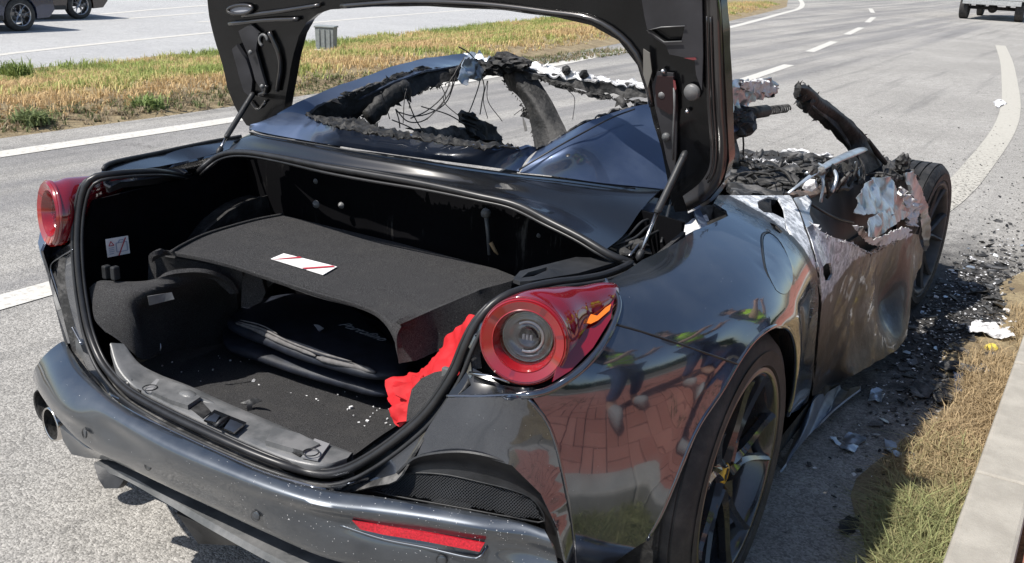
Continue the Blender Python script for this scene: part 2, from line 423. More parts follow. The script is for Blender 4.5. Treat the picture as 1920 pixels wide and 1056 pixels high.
# car paint: dark grey metallic under lacquer, dust and ash specks; 'burn' attribute drives the scorching
def paint(name, burn=False, dust=.25, dustcol=(.30, .29, .27), base=(.062, .066, .072), rough=.16, speck=.8):
    q = NT(name); n1 = q.noise(7, 6, .65); n2 = q.noise(90, 3, .6)
    d = q.math('MULTIPLY', q.ramp(n1, .3, .75), dust)
    sp = q.ramp(q.voro(70), .085, .05); spm = q.ramp(q.noise(5, 3), .46, .62); d2 = q.math('MULTIPLY', q.math('MULTIPLY', sp, spm), speck)
    d = q.math('MAXIMUM', d, d2)
    col = q.mix(d, base, dustcol); met = q.ramp(d, 0, 1, .85, 0, False); ro = q.ramp(d, 0, 1, rough, .8, False); coat = q.ramp(d, 0, 1, 1, 0, False)
    nrm = None
    if burn:
        a = q.attr('burn'); nn = q.noise(9, 8, .72); v = q.math('ADD', a, q.math('MULTIPLY', q.math('SUBTRACT', nn, .5), .55))
        br = q.ramp(v, .25, .5); wh = q.ramp(v, .68, .76); n5 = q.noise(38, 6, .75)
        streak = q.t.nodes.new('ShaderNodeMapping'); streak.inputs['Scale'].default_value = (1, 1, .35); q.lk(q.tc.outputs['Object'], streak.inputs[0])
        n6 = q.noise(45, 6, .7, streak.outputs[0])
        n7 = q.noise(95, 5, .8); n8 = q.noise(13, 6, .75, streak.outputs[0]); bc = q.mix(q.ramp(n6, .35, .65), (.018, .017, .018), (.060, .056, .055)); bc = q.mix(q.math('MULTIPLY', q.ramp(n7, .54, .62), q.ramp(n8, .50, .60)), bc, (.34, .32, .30)); bc = q.mix(q.math('MULTIPLY', q.ramp(n7, .46, .38), .7), bc, (.015, .013, .012))
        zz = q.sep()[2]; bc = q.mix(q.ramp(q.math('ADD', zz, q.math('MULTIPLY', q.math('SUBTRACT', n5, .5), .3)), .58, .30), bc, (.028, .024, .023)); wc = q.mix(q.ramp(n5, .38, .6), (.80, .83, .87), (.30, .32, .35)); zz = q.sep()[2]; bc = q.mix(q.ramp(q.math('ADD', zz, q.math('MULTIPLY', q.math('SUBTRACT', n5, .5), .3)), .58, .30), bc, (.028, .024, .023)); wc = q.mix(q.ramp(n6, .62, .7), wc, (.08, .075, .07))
        col = q.mix(br, col, bc); col = q.mix(wh, col, wc)
        met = q.fmix(br, met, .3); met = q.fmix(wh, met, .12); ro = q.fmix(br, ro, .40); ro = q.fmix(wh, ro, .75); coat = q.fmix(br, coat, .15)
        h = q.math('ADD', q.math('MULTIPLY', q.math('ADD', n5, n7), br), q.math('MULTIPLY', wh, .8)); q.bump(h, .5, .004)
    q.set(Base_Color=col, Metallic=met, Roughness=ro, Coat_Weight=coat, Coat_Roughness=.015, Coat_IOR=1.7)
    return q.m
CARP = paint('dark grey car paint', dust=.12, speck=.6, base=(.082, .095, .12), rough=.09)
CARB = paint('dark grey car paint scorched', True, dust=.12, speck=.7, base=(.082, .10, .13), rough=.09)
BUMPP = paint('dusty bumper paint', dust=.30, dustcol=(.11, .12, .13), base=(.07, .08, .095), rough=.30, speck=.9)
BLACKG = M('gloss black panel', (.008, .009, .011), .22, 0, .8, .03, noise_=.3, nscale=8)
SURR = paint('dark grey paint tinted sky blue', dust=.4, dustcol=(.045,.068,.115), base=(.065,.092,.16), rough=.42, speck=.3)  # blue of the reflected sky is put into the base and dust colours
DECKP = paint('deck paint', dust=.15, dustcol=(.10,.125,.17), base=(.085, .11, .165), rough=.42, speck=.4)  # sky blue tint mixed into the colours, standing in for reflected sky
PLAST = M('black trim plastic', (.022, .023, .025), .5, noise_=.3, nscale=30, bump=.2, bscale=400)
PLASTL = M('light grey sill inset', (.20, .20, .205), .4, noise_=.2, nscale=20)
PLASTG = M('grey dusty sill plastic', (.085, .088, .09), .38, col2=(.16, .16, .16), mscale=9, bump=.15, bscale=500)
RUB = M('rubber seal', (.018, .018, .019), .38, noise_=.3, nscale=30)
q = NT('dark boot carpet'); n1 = q.noise(700, 3, .7); n2 = q.noise(14, 6, .7); n3 = q.voro(240)
col = q.mix(q.ramp(n1, .35, .68), (.014, .014, .015), (.105, .104, .106)); col = q.mix(q.ramp(n2, .45, .75, 0, .3), col, (.085, .082, .078)); col = q.mix(q.math('MULTIPLY', q.ramp(q.voro(55), .05, .03), .7), col, (.4, .4, .38))
q.set(Base_Color=col, Roughness=1, Specular_IOR_Level=.1, Sheen_Weight=0.0); q.bump(n1, .9, .004); CARPET = q.m
BAGM = M('dark nylon garment bag', (.014, .017, .026), .5, noise_=.4, nscale=30, bump=.3, bscale=900)
BAGP = M('grey bag piping', (.13, .125, .125), .75, noise_=.3, nscale=60, bump=.4, bscale=300)
REDC = M('red cloth', (.42, .006, .010), .75, noise_=.12, nscale=16, bump=.3, bscale=60, bdist=.004)
CHAR = M('charred remains', (.008, .008, .008), .65, col2=(.05, .048, .046), mscale=16, lo=.45, hi=.75, bump=.8, bscale=60, bdist=.006)
CHARG = M('charred panel with grey ash', (.02, .02, .02), .7, col2=(.16, .155, .15), mscale=14, lo=.45, hi=.68, bump=.8, bscale=70, bdist=.005)
ASHW = M('white aluminium ash', (.68, .68, .69), .8, col2=(.16, .155, .15), mscale=18, lo=.5, hi=.66, bump=.7, bscale=60, bdist=.005)
ALU = M('bare heat tinted aluminium', (.48, .54, .60), .34, metal=.6, col2=(.20, .20, .20), mscale=7, lo=.42, hi=.66, bump=.3, bscale=30, bdist=.004)
SILLM = M('heat dulled sill paint', (.15, .18, .23), .45, metal=.35, noise_=.25, nscale=14, bump=.3, bscale=40)
STEEL = M('steel', (.42, .42, .43), .3, metal=1, noise_=.3, nscale=20)
CHROME = M('polished exhaust steel', (.62, .60, .58), .18, metal=1, noise_=.2, nscale=12)
WIRE = M('burnt wire', (.05, .047, .045), .6)
q = NT('tyre rubber'); n1 = q.noise(10, 6, .7); col = q.mix(q.ramp(n1, .35, .75), (.02, .02, .02), (.065, .06, .055)); q.set(Base_Color=col, Roughness=.75); q.bump(q.noise(120, 4), .3, .002); TYRE = q.m
RIM = M('gloss black wheel', (.03, .031, .035), .2, 0, 1, .03, noise_=.3)
RIME = M('machined wheel edge', (.15, .145, .14), .35, metal=.9)
YEL = M('yellow caliper', (.75, .46, .02), .35, coat=.5)
DISC = M('brake disc', (.12, .115, .11), .45, metal=.8)
WHITE = M('white label', (.75, .73, .72), .6, noise_=.08, nscale=40)
INK = M('label print', (.30, .34, .44), .6); INKR = M('red print', (.42, .03, .05), .6); SILVER = M('silver embroidery', (.30, .31, .34), .5)
q = NT('red lamp plastic'); q.set(Base_Color=(.24, .003, .006), Roughness=.15, Coat_Weight=1., Coat_Roughness=.02, Transmission_Weight=.0, Specular_IOR_Level=.8); q.m; LENS = q.m
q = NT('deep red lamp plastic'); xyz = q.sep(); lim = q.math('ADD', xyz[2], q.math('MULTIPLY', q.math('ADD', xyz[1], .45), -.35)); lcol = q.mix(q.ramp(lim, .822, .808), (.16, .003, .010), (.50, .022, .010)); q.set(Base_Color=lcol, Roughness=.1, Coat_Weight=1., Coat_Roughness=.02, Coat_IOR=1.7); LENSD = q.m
ORANGE = M('orange lamp segment', (.8, .18, .01), .2, coat=1)
REFL = M('red reflector', (.42, .008, .02), .25, coat=.6, noise_=.4, nscale=300)
GLASSY = M('clear lamp lens', (.9, .9, .92), .05, trans=1, ior=1.45)
BOWL = M('lamp bowl', (.15, .155, .17), .22, metal=.9, noise_=.35, nscale=40)
GLS = M('dark window glass', (.015, .018, .02), .05, coat=1)
# ------------------------------------------------------------ ground, roads, kerb
def sheet(name, x0, x1, y0, y1, z, mat, nx=1, ny=1, zf=None):
    vs = []; fs = []
    for i in range(nx+1):
        for j in range(ny+1):
            x = x0+(x1-x0)*i/nx; y = y0+(y1-y0)*j/ny; vs.append((x, y, zf(x, y) if zf else z))
    for i in range(nx):
        for j in range(ny):
            a = i*(ny+1)+j; fs.append((a, a+ny+1, a+ny+2, a+1))
    return struct(new_obj(name, vs, fs, mat, None, bool(zf)))
FARZ = -.62
sheet('ground', -260, 260, -60, 560, -1.2, SOIL)
road = None
E1_ = [(-5.08, -12), (-5.08, 1.94), (-5.09, 4.1), (-5.45, 9.5), (-5.97, 13.9), (-7.1, 22), (-8.8, 32), (-10.0, 38.5), (-14, 52), (-22, 75), (-60, 140), (-200, 300)]
def edge_x(y):
    for (x0, y0), (x1, y1) in zip(E1_[:-1], E1_[1:]):
        if y <= y1: return x0+(x1-x0)*max(0, y-y0)/(y1-y0)-.54
    return E1_[-1][0]
def ribbon(name, fa, fb, ys, nx, zf, mat):
    vs = []; fs = []
    for y in ys:
        a, b = fa(y), fb(y)
        for i in range(nx+1): x = a+(b-a)*i/nx; vs.append((x, y, zf(x, y)))
    for j in range(len(ys)-1):
        for i in range(nx): k = j*(nx+1)+i; fs.append((k, k+1, k+nx+2, k+nx+1))
    o = struct(new_obj(name, vs, fs, mat)); orient(o, (0, 0, 500)); return o
ribbon('road', edge_x, lambda y: 1.40, list(np.arange(-12, 80, 1.0))+[90, 110, 140, 180, 240, 300], 8, lambda x, y: 0, ASPH)
sheet('road_shoulder', 1.40, 30, 6.0, 300, -.004, ASPH, 1, 30)
sheet('far_road', -38, -13.5, -20, 300, FARZ, ASPH2)
def mz(x, y):
    t = min(max((edge_x(y)-x)/7.9, 0), 1); s = t*t*(3-2*t)
    hump = .10*math.sin(min(t*6, 1)*math.pi/2)*(1-s)
    return FARZ*s+hump*(1 if t > 0 else 0)+.03*noise.noise(Vector((x*1.3, y*1.3, 0)))*(1 if 0 < t < 1 else 0) - (.004 if t in (0, 1) else 0)

ribbon('median_ground', edge_x, lambda y: edge_x(y)-7.9, list(np.arange(-14, 60, .5))+list(range(60, 160, 10)), 26, mz, SOIL)
def lane(name, pts, w_, z, mat=PAINT, n=40):
    c = cr([Vector((x, y, z)) for x, y in pts], n) if len(pts) > 2 else [Vector((*pts[0], z)), Vector((*pts[1], z))]
    vs = []; fs = []
    for i, p in enumerate(c):
        t = (c[min(i+1, len(c)-1)]-c[max(i-1, 0)]).normalized(); s = Vector((-t.y, t.x, 0))
        vs += [p-s*w_/2, p+s*w_/2]
    for i in range(len(c)-1): fs.append((2*i, 2*i+1, 2*i+3, 2*i+2))
    return struct(new_obj(name, vs, fs, mat, None, False))
E1 = E1_ = [(-5.08, -12), (-5.08, 1.94), (-5.09, 4.1), (-5.45, 9.5), (-5.97, 13.9), (-7.1, 22), (-8.8, 32), (-10.0, 38.5), (-14, 52), (-22, 75)]
lane('road_edge_line', E1, .2, .004, n=120)
for (a, b) in (((-2.3, -4.6), (-2.3, -1.2)), ((-2.315, -.6), (-2.335, .95)), ((-2.45, 5.6), (-2.62, 8.0)), ((-2.78, 9.5), (-3.15, 14.2)), ((-3.66, 17.2), (-4.07, 20.6)), ((-4.51, 23.5), (-5.02, 27.2)), ((-5.6, 30.5), (-6.3, 34.5)), ((-7.2, 38.5), (-8.3, 43))):
    lane('lane_dash', [a, b], .17, .004)
lane('curved_line', [(.40, 3.2), (.62, 5.25), (.62, 7.3), (.55, 9.5), (.39, 11.6), (.02, 15), (-.45, 19), (-1.1, 23.9)], .22, .004, PAINT2, 80)
def far(px, py, z=FARZ): v = P(px, py, z=z); return (v.x, v.y)
lane('far_edge_line', [far(-200, 132), far(0, 103), far(200, 81), far(400, 61), far(560, 45), far(900, 17), far(1250, -9)], .2, FARZ+.004)
lane('far_lane_dash', [far(215, 37), far(385, 24)], .2, FARZ+.004); lane('far_lane_dash', [far(370, 42), far(520, 30)], .16, FARZ+.004)
lane('far_outer_line', [far(190, 27), far(290, 18), far(390, 10)], .22, FARZ+.004)

# kerb: separate concrete lengths, with brick pavement behind
kt = -14.0
kerbmesh = None; kerb = thing('kerb', 'pale concrete kerb along the right edge beside the burnt car', 'kerb', (0, 0, 0))
for k in range(16):
    y0 = -3.2+k*1.0
    if kerbmesh is None:
        mb = MB(); mb.box((0, .5, .04), (.148, .997, .24)); o = mb.build('kerb_stone', KERB, kerb, False, .012); kerbmesh = o.data; o.location = (1.460, y0, 0)
        first = o
    else:
        o = first.copy(); C.objects.link(o); o.parent = kerb; o.location = (1.460, y0, random.uniform(-.002, .002))
pav = sheet('pavement_bed', 1.535, 4.6, -4, 13, .10, SOIL)
bm_ = MB(); bm_.box((0, 0, 0), (.191, .091, .06)); bfirst = bm_.build('brick', BRICK, pav, False, .004)
cnt = 0; spots = []
for i in range(40):
    for j in range(140):
        # basket of pairs
        bx = 1.545+.2*i; by = -2.6+.1*j
        if bx > 4.3: continue
        if (i+(j//2)) % 2 == 0: spots.append((bx+.1, by+.05, 0))
        elif j % 2 == 0: spots.append((bx+.05, by+.1, 1)); spots.append((bx+.15, by+.1, 1))
spots.sort(key=lambda s: (s[0]-1.7)**2+(s[1]-.6)**2)
for n_, (x, y, r) in enumerate(spots[:300]):
    o = bfirst if n_ == 0 else bfirst.copy()
    if n_: C.objects.link(o); o.parent = pav
    o.location = (x, y, .112+random.uniform(-.003, .003)); o.rotation_euler = (random.uniform(-.02, .02), random.uniform(-.02, .02), (math.pi/2 if r else 0)+random.uniform(-.03, .03))
mb = MB()
for (x, y, r) in spots[300:]: mb.box((x, y, .112+random.uniform(-.003, .003)), (.191, .091, .06) if not r else (.091, .191, .06))
stuff(mb.build('brick', BRICK, pav, False))
k2 = MB(); k2.box((4.68, 4.5, .08), (.16, 17, .22)); ok2 = struct(k2.build('pavement_edging', KERB, None, False, .01))
struct(sheet('side_road', 4.76, 14, -12, 60, .02, ASPH3)); struct(sheet('verge_ground', 14, 120, -60, 120, .03, SOIL)); struct(sheet('verge_ground', 1.685, 120, -60, -4, -.02, SOIL))
struct(sheet('road_behind', -5.62, 1.40, -60, -12, -.004, ASPH))

# ------------------------------------------------------------ grass
def blades(name, pts, hts, cols, wid, lean=.5, per=4, droop=.5):
    """pts (n,3); each tuft gets `per` curved blades of 2 quads->tris"""
    n = len(pts)*per; base = np.repeat(pts, per, 0)+np.c_[rng.normal(0, 1, (n, 2))*np.repeat(hts, per)[:, None]*.18, np.zeros(n)]
    h = np.repeat(hts, per)*rng.uniform(.5, 1.15, n); az = rng.uniform(0, 2*np.pi, n); ln = rng.uniform(.1, 1, n)*lean
    d = np.c_[np.cos(az), np.sin(az), np.zeros(n)]; s = np.c_[-np.sin(az), np.cos(az), np.zeros(n)]*wid*rng.uniform(.6, 1.2, n)[:, None]
    up = np.array([[0, 0, 1.]])
    a = base-s; b = base+s; m1 = base+d*(h*ln*.35)[:, None]+up*(h*.6)[:, None]; c_ = m1-s*.7; e = m1+s*.7
    t = base+d*(h*ln*(1+droop))[:, None]+up*(h*(1-.35*ln))[:, None]
    V = np.stack([a, b, c_, e, t], 1).reshape(-1, 3); k = np.arange(n)*5
    tri = np.stack([k, k+1, k+3, k, k+3, k+2, k+2, k+3, k+4], 1).reshape(-1)
    me = bpy.data.meshes.new(name); me.vertices.add(len(V)); me.vertices.foreach_set('co', V.ravel())
    nt_ = len(tri)//3; me.loops.add(len(tri)); me.loops.foreach_set('vertex_index', tri); me.polygons.add(nt_)
    me.polygons.foreach_set('loop_start', np.arange(nt_)*3)
    me.update(calc_edges=True)
    cc = np.repeat(cols, per, 0)*rng.uniform(.7, 1.3, (n, 1)); cc = np.c_[np.clip(cc, 0, 1), np.ones(n)]; cc = np.repeat(cc, 5, 0)
    at = me.color_attributes.new('col', 'FLOAT_COLOR', 'POINT'); at.data.foreach_set('color', cc.ravel())
    me.materials.append(GRASS); o = bpy.data.objects.new(name, me); C.objects.link(o); return o
def pn(x, y, s, k=0):
    return np.array([noise.noise(Vector((a*s, b*s, k))) for a, b in zip(x, y)])
n = 62000
yy = -4+44*rng.random(n)**1.5; xx = -5.75-7.6*rng.random(n)
dens = pn(xx, yy, .8, 2)
ex_ = np.array([edge_x(b) for b in yy]); xx = xx+(ex_+5.62); edge = (ex_-.33-.25*pn(np.zeros(n), yy, .9, 9))
keep = (xx < edge) & (rng.random(n) < .75+.5*dens)
xx, yy = xx[keep], yy[keep]; n = len(xx)
zz = np.array([mz(a, b) for a, b in zip(xx, yy)])
t = pn(xx, yy, .55, 5)+.5*pn(xx, yy, 2.2, 7)+rng.normal(0, .16, n)
rx_ = xx-(ex_[keep]+5.62); mid = np.exp(-((rx_+8.6)/1.5)**2)*.28; t = t-mid+.12+.30*np.clip(-(rx_+11)/2, 0, 1)
straw = np.array([.56, .40, .21]); gold = np.array([.58, .47, .22]); green = np.array([.25, .31, .09]); lime = np.array([.42, .43, .15])
f1 = np.clip((t+.25)/.35, 0, 1)[:, None]; f2 = np.clip((t-.05)/.25, 0, 1)[:, None]; f3 = np.clip((t-.3)/.2, 0, 1)[:, None]
col = straw*(1-f1)+gold*f1; col = col*(1-f2)+lime*f2; col = col*(1-f3)+green*f3
hts = np.where(t > .3, .14, .105)*rng.uniform(.6, 1.25, n)*np.clip((-5.6-rx_)/.8, .35, 1)
stuff(blades('median_grass', np.c_[xx, yy, zz], hts, col, .0065, 1.1, 4), 'straw and green grass on the strip between the two carriageways', 'grass')
n = 2600; xx = rng.uniform(-6.35, -5.66, n); yy = rng.uniform(-3, 14, n); zz = np.array([mz(a, b) for a, b in zip(xx, yy)])
col = np.where((rng.random(n) < .5)[:, None], np.array([[.30, .24, .16]]), np.array([[.14, .16, .07]]))
stuff(blades('verge_litter', np.c_[xx, yy, zz], rng.uniform(.03, .09, n), col, .006, 1.6, 5), 'dry litter and low weeds along the near edge of the grass strip', 'dry litter')
def weed(px, py, z, h, lab, colr, per=70, w_=.012):
    c = P(px, py, z=z); m = per; p = np.c_[c.x+rng.normal(0, h*.35, m), c.y+rng.normal(0, h*.35, m), np.full(m, z)]
    tag(blades('weed_clump', p, rng.uniform(.5, 1, m)*h, np.tile(np.array([colr]), (m, 1)), w_, 1.1, 5), lab, 'weed', 'green weed clumps on the near edge of the grass strip')
weed(278, 203, .03, .17, 'green weed clump at the road edge left of the open boot lid', (.22, .29, .10), 40)
weed(60, 232, .03, .15, 'low dark green weed clump nearest the left picture edge', (.19, .23, .10), 70)
0 and weed(270, 120, -.15, .2, 'taller green weed tuft far side of the grass strip', (.24, .32, .08), 50)
weed(30, 140, -.3, .25, 'green weed tuft by the far road at the left picture edge', (.22, .28, .09), 60)
# kerbside strip: soil, dry straw and green grass
n = 6500; yy = -.6+3.6*rng.random(n)**.9; wv_ = 1.17+.05*np.sin(yy*5)+.06*pn(yy, yy, 1.5, 3)+np.clip((yy-1.6)*.06, 0, .2)
xx = wv_+(1.385-wv_)*rng.random(n)**.6
g = np.clip((.86-yy)/.35, 0, .7)+rng.normal(0, .28, n)*(yy < 1.2); g = np.clip(g, 0, 1)[:, None]
keep = (rng.random(n) < np.clip((2.35-yy)/1.0, .05, 1)); xx, yy, g = xx[keep], yy[keep], g[keep]; n = len(xx)
col = np.array([[.42, .32, .19]])*(1-g)+np.array([[.25, .27, .12]])*g
hts = (.035+.05*rng.random(n)+.07*g[:, 0])*np.clip((xx-.95)/.3, .35, 1)
stuff(blades('kerbside_grass', np.c_[xx, yy, np.zeros(n)], hts, col, .0022, 1.3, 5), 'dry straw and green grass growing along the foot of the kerb', 'grass')
# soil wedge under it, against the kerb
vs = []; fs = []
for j in range(60):
    y = -2.5+j*.12; xw = 1.14+.05*math.sin(y*5)+.07*noise.noise(Vector((y*2, 0, 0)))+(.06*(y-1.6) if y > 1.6 else 0); xw = min(xw, 1.34)
    vs += [(xw, y, .002), (1.27 if xw < 1.26 else xw+.02, y, .014), (1.386, y, .022)]
for j in range(59):
    for k in range(2): a = j*3+k; fs.append((a, a+3, a+4, a+1))
struct(new_obj('kerbside_soil', vs, fs, SOIL))
# pavement weeds seen in reflections and far hedge beyond the side road
n = 2600; xx = 1.72+2.7*rng.random(n); yy = rng.uniform(-2, 6, n); k = pn(xx, yy, 1.6, 4) > .25; xx, yy = xx[k], yy[k]; n = len(xx)
stuff(blades('pavement_weeds', np.c_[xx, yy, np.full(n, .14)], rng.uniform(.03, .07, n), np.tile(np.array([[.09, .10, .04]]), (n, 1)), .003, 1.3, 4), 'small weeds in the joints of the brick pavement', 'weeds')
n = 5000; xx = rng.uniform(14, 22, n); yy = rng.uniform(-14, 40, n)
stuff(blades('hedge', np.c_[xx, yy, np.zeros(n)], rng.uniform(.8, 1.9, n)*np.clip((xx-12)/5, .4, 1.3), np.tile(np.array([[.06, .085, .03]]), (n, 1)), .10, 1.0, 5), 'rough green scrub beyond the side road', 'scrub')
# far treeline as scattered leaf clumps, behind the far road, reflected only
n = 6000; xx = rng.uniform(-70, -45, n); yy = rng.uniform(-40, 160, n)
stuff(blades('scrub', np.c_[xx, yy, np.full(n, -.8)], rng.uniform(.5, 1.6, n), np.tile(np.array([[.09, .11, .04]]), (n, 1)), .10, 1.0, 4), 'low scrub beyond the far carriageway', 'scrub')

# grey box on the median
bxp = P(612, 93, z=-.40); t_ = thing('utility_box', 'small grey plastic service box standing in the median grass', 'utility box', (bxp.x, bxp.y, -.44), rz=.45)
BOXM = M('grey box plastic', (.24, .26, .26), .6, noise_=.15); BOXC = M('box foot concrete', (.5, .47, .42), .9, bump=.6, bscale=30, bdist=.02)
mb = MB(); mb.box((0, 0, .24), (.34, .26, .42), taper=1.08); mb.build('box_body', BOXM, t_, False, .01)
mb = MB(); mb.box((0, 0, .47), (.40, .31, .035)); mb.build('box_lid', BOXM, t_, False, .01)
mb = MB(); mb.box((.0, -.05, .02), (.4, .3, .06)); mb.build('box_foot', BOXC, t_, False, .015)
for dx in (-.1, 0, .1):
    mb = MB(); mb.box((dx, -.142, .25), (.02, .02, .36)); mb.build('box_rib', BOXM, t_, False)

# ------------------------------------------------------------ wheels (axis = local x, outer face +x)
def wheel(root_name, parent, loc, R=.354, W=.285, rimR=.262, burnt=False, steer=0, detail=True, rimmat=None, spokes=5):
    w_ = bpy.data.objects.new(root_name, None); C.objects.link(w_); w_.parent = parent; w_.location = loc; w_.rotation_euler = (0, 0, steer)
    h = W/2; mb = MB()
    prof = [(rimR-.012, -h*.80), (rimR+.02, -h*.97), ((R+rimR)/2, -h), (R-.022, -h*.93), (R-.004, -h*.78)]
    for k in range(5):
        a = -h*.62+k*h*.31; prof += [(R, a-h*.12), (R, a+h*.12), (R-.007, a+h*.125), (R-.007, a+h*.18)]
    prof += [(R-.004, h*.78), (R-.022, h*.93), (R-.05, h*.985), ((R+rimR)/2, h), (rimR+.018, h*.975), (rimR+.012, h*.985), (rimR+.006, h*.93), (rimR-.012, h*.80)]
    mb.lathe(prof, (0, 0, 0), (1, 0, 0), 72); sharp(mb.build('tyre', CHAR if burnt else TYRE, w_), 50)
    rm = rimmat or RIM
    mb = MB(); mb.lathe([(rimR+.004, h*.90), (rimR+.006, h*.955), (rimR-.004, h*.97), (rimR-.014, h*.93), (rimR-.02, h*.80), (rimR-.032, h*.55), (rimR-.038, -h*.5), (rimR-.01, -h*.85)], (0, 0, 0), (1, 0, 0), 72)
    mb.build('rim', rm, w_)
    mb = MB(); mb.lathe([(rimR+.0065, h*.95), (rimR+.002, h*.975), (rimR-.005, h*.968)], (0, 0, 0), (1, 0, 0), 72); mb.build('rim_edge', RIME if not burnt else CHARG, w_)
    if not detail: nsp = spokes
    xo = h*.80
    for k in range(spokes):
        a0 = 2*math.pi*k/spokes+.28; mb = MB()
        def pt(r, a, x): return Vector((x, math.sin(a)*r, math.cos(a)*r))
        for s in (-1, 1):
            b0 = pt(.040, a0+s*.40, xo-.035); b1 = pt(.105, a0+s*.12, xo-.022); b2 = pt(rimR-.012, a0+s*.25, xo+.004)
            path = cr([b0, b1, b2], 9); mb.tube(path, [.016, .014, .0115, .0105, .0095, .009, .0085, .009, .011], 6, flat=2.0, up=(1, 0, 0))
        mb.tube([pt(.08, a0, xo-.03), pt(.13, a0, xo-.03)], [.022, .008], 6, flat=1.3, up=(1, 0, 0))
        sharp(mb.build('spoke', rm, w_), 40)
    mb = MB(); mb.lathe([(.0, xo-.02), (.030, xo-.02), (.033, xo-.024), (.05, xo-.03), (.068, xo-.045), (.07, xo-.09)], (0, 0, 0), (1, 0, 0), 32); mb.build('hub', rm, w_)
    if detail:
        mb = MB(); mb.lathe([(.0, xo-.012), (.024, xo-.0125), (.027, xo-.016), (.027, xo-.022)], (0, 0, 0), (1, 0, 0), 32); mb.build('hub_cap', YEL if not burnt else CHAR, w_)
        if not burnt:
            cap = patch('prancing_emblem', [Vector((xo-.0105, a, b)) for a, b in ((-.004, -.016), (.003, -.015), (.004, -.005), (.010, -.001), (.012, .009), (.007, .012), (.004, .016), (-.001, .013), (-.003, .004), (-.010, .003), (-.011, -.006), (-.006, -.007))], PLAST, w_, res=.004, thick=.001, to=(5, 0, 0))
        for k in range(5):
            a = 2*math.pi*k/5+.9; mb = MB(); mb.lathe([(0, xo-.028), (.009, xo-.028), (.011, xo-.034), (.011, xo-.05)], (0, math.sin(a)*.052, math.cos(a)*.052), (1, 0, 0), 10); mb.build('wheel_bolt', STEEL if not burnt else CHAR, w_)
        mb = MB(); mb.lathe([(.06, h*.15), (.178, h*.15), (.178, h*.0), (.06, h*.0)], (0, 0, 0), (1, 0, 0), 48); mb.build('brake_disc', DISC if not burnt else CHARG, w_)
        mb = MB(); vs = []
        for a0, a1, nm in ((-.55, .45, 'brake_caliper'), (1.25, 1.75, 'parking_caliper')):
            mb = MB(); k0 = .115 if nm == 'brake_caliper' else .06; k1 = .205 if nm == 'brake_caliper' else .135; pr = [(k0, h*.40), (k1-.01, h*.40), (k1, h*.3), (k1, -h*.1), (k0, -h*.1), (k0, h*.40)]
            # sweep profile around axis between angles (0 = up, + = forward)
            vs = []; fs = []; N_ = 10
            for i in range(N_+1):
                a = a0+(a1-a0)*i/N_
                for r, x in pr[:-1]: vs.append((x, math.sin(a)*r, math.cos(a)*r))
            for i in range(N_):
                for j in range(5): fs.append((i*5+j, i*5+(j+1) % 5, (i+1)*5+(j+1) % 5, (i+1)*5+j))
            fs += [(0, 1, 2, 3, 4), tuple(N_*5+j for j in range(5))]
            mb.add(vs, fs); fin(mb.build(nm, YEL if not burnt else CHARG, w_, False, .004))
    return w_

# ------------------------------------------------------------ passing vehicles (only their lower parts reach into the picture)
def suv(loc, rz, mat, label, scale=1.0):
    r = thing('parked_car', label, 'car', loc, 'vehicles on the far carriageway', rz)
    # local: length along y (front +y), width x
    prof = [(-2.2, .35), (-2.25, .75), (-2.15, 1.05), (-1.9, 1.12), (-1.35, 1.62), (.2, 1.66), (1.0, 1.12), (1.95, .98), (2.2, .80), (2.25, .45), (2.1, .28)]
    def arch(cy): return [(cy+math.cos(a)*.40, .36+math.sin(a)*.40) for a in np.linspace(0, math.pi, 9)]
    bot = [(y, z) for y, z in arch(1.38)]+[(y, z) for y, z in arch(-1.36)]
    bot = [(1.78, .26)]+[p for p in arch(1.38) if p[1] > .27]+[(.98, .26), (-.96, .26)]+[p for p in arch(-1.36) if p[1] > .27]+[(-1.76, .26)]
    outline = prof+bot
    tri, fs = cdt([(a, b) for a, b in outline], [], .12)
    vs = []; F = []
    n_ = len(tri)
    def halfw(z): return .92-.10*max(0, (.5-z))-(.30*max(0, z-1.02)/.6)
    for s in (-1, 1):
        for p in tri: vs.append((s*halfw(p.y)*(1-.05*max(0, abs(p.x)-1.6)/.6), p.x, p.y))
    for f in fs: F.append(tuple(f)); F.append(tuple(i+n_ for i in reversed(f)))
    # rim strip joins both sides
    idx = []
    for p in outline:
        d = [((q.x-p[0])**2+(q.y-p[1])**2, i) for i, q in enumerate(tri)]; idx.append(min(d)[1])
    for a, b in zip(idx, idx[1:]+idx[:1]): F.append((a, b, b+n_, a+n_))
    body = new_obj('body', vs, F, mat, r, False); fin(body); b = body.modifiers.new('bevel', 'BEVEL'); b.width = .03; b.segments = 2; b.limit_method = 'ANGLE'
    for s in (-1, 1):
        mb = MB(); q_ = [(-1.55, 1.12), (-1.22, 1.55), (.15, 1.59), (.78, 1.12)]
        mb.add([(s*(halfw(z)+.006), y, z) for y, z in q_], [(0, 1, 2, 3)]); mb.build('side_window', GLS, r, False)
        for cy in (1.38, -1.36):
            wheel('wheel', r, (s*.80, cy, .355), .355, .22, .245, detail=False, rimmat=STEEL).rotation_euler = (0, 0, 0 if s > 0 else math.pi)
        mb = MB(); mb.box((s*.90, .0, .30), (.05, 1.9, .10)); mb.build('sill', PLAST, r, False)
        for (dy) in (-.28, .55):
            mb = MB(); mb.box((s*(halfw(1.0)+.012), dy, .96), (.02, .18, .025)); mb.build('door_handle', mat, r, False)
        mb = MB(); mb.box((s*.70, 2.20, .72), (.34, .08, .12)); mb.build('headlight', GLASSY, r, False)
        mb = MB(); mb.box((s*.72, -2.21, .86), (.28, .08, .14)); mb.build('tail_light', LENS, r, False)
    r.scale = (scale,)*3
    return r
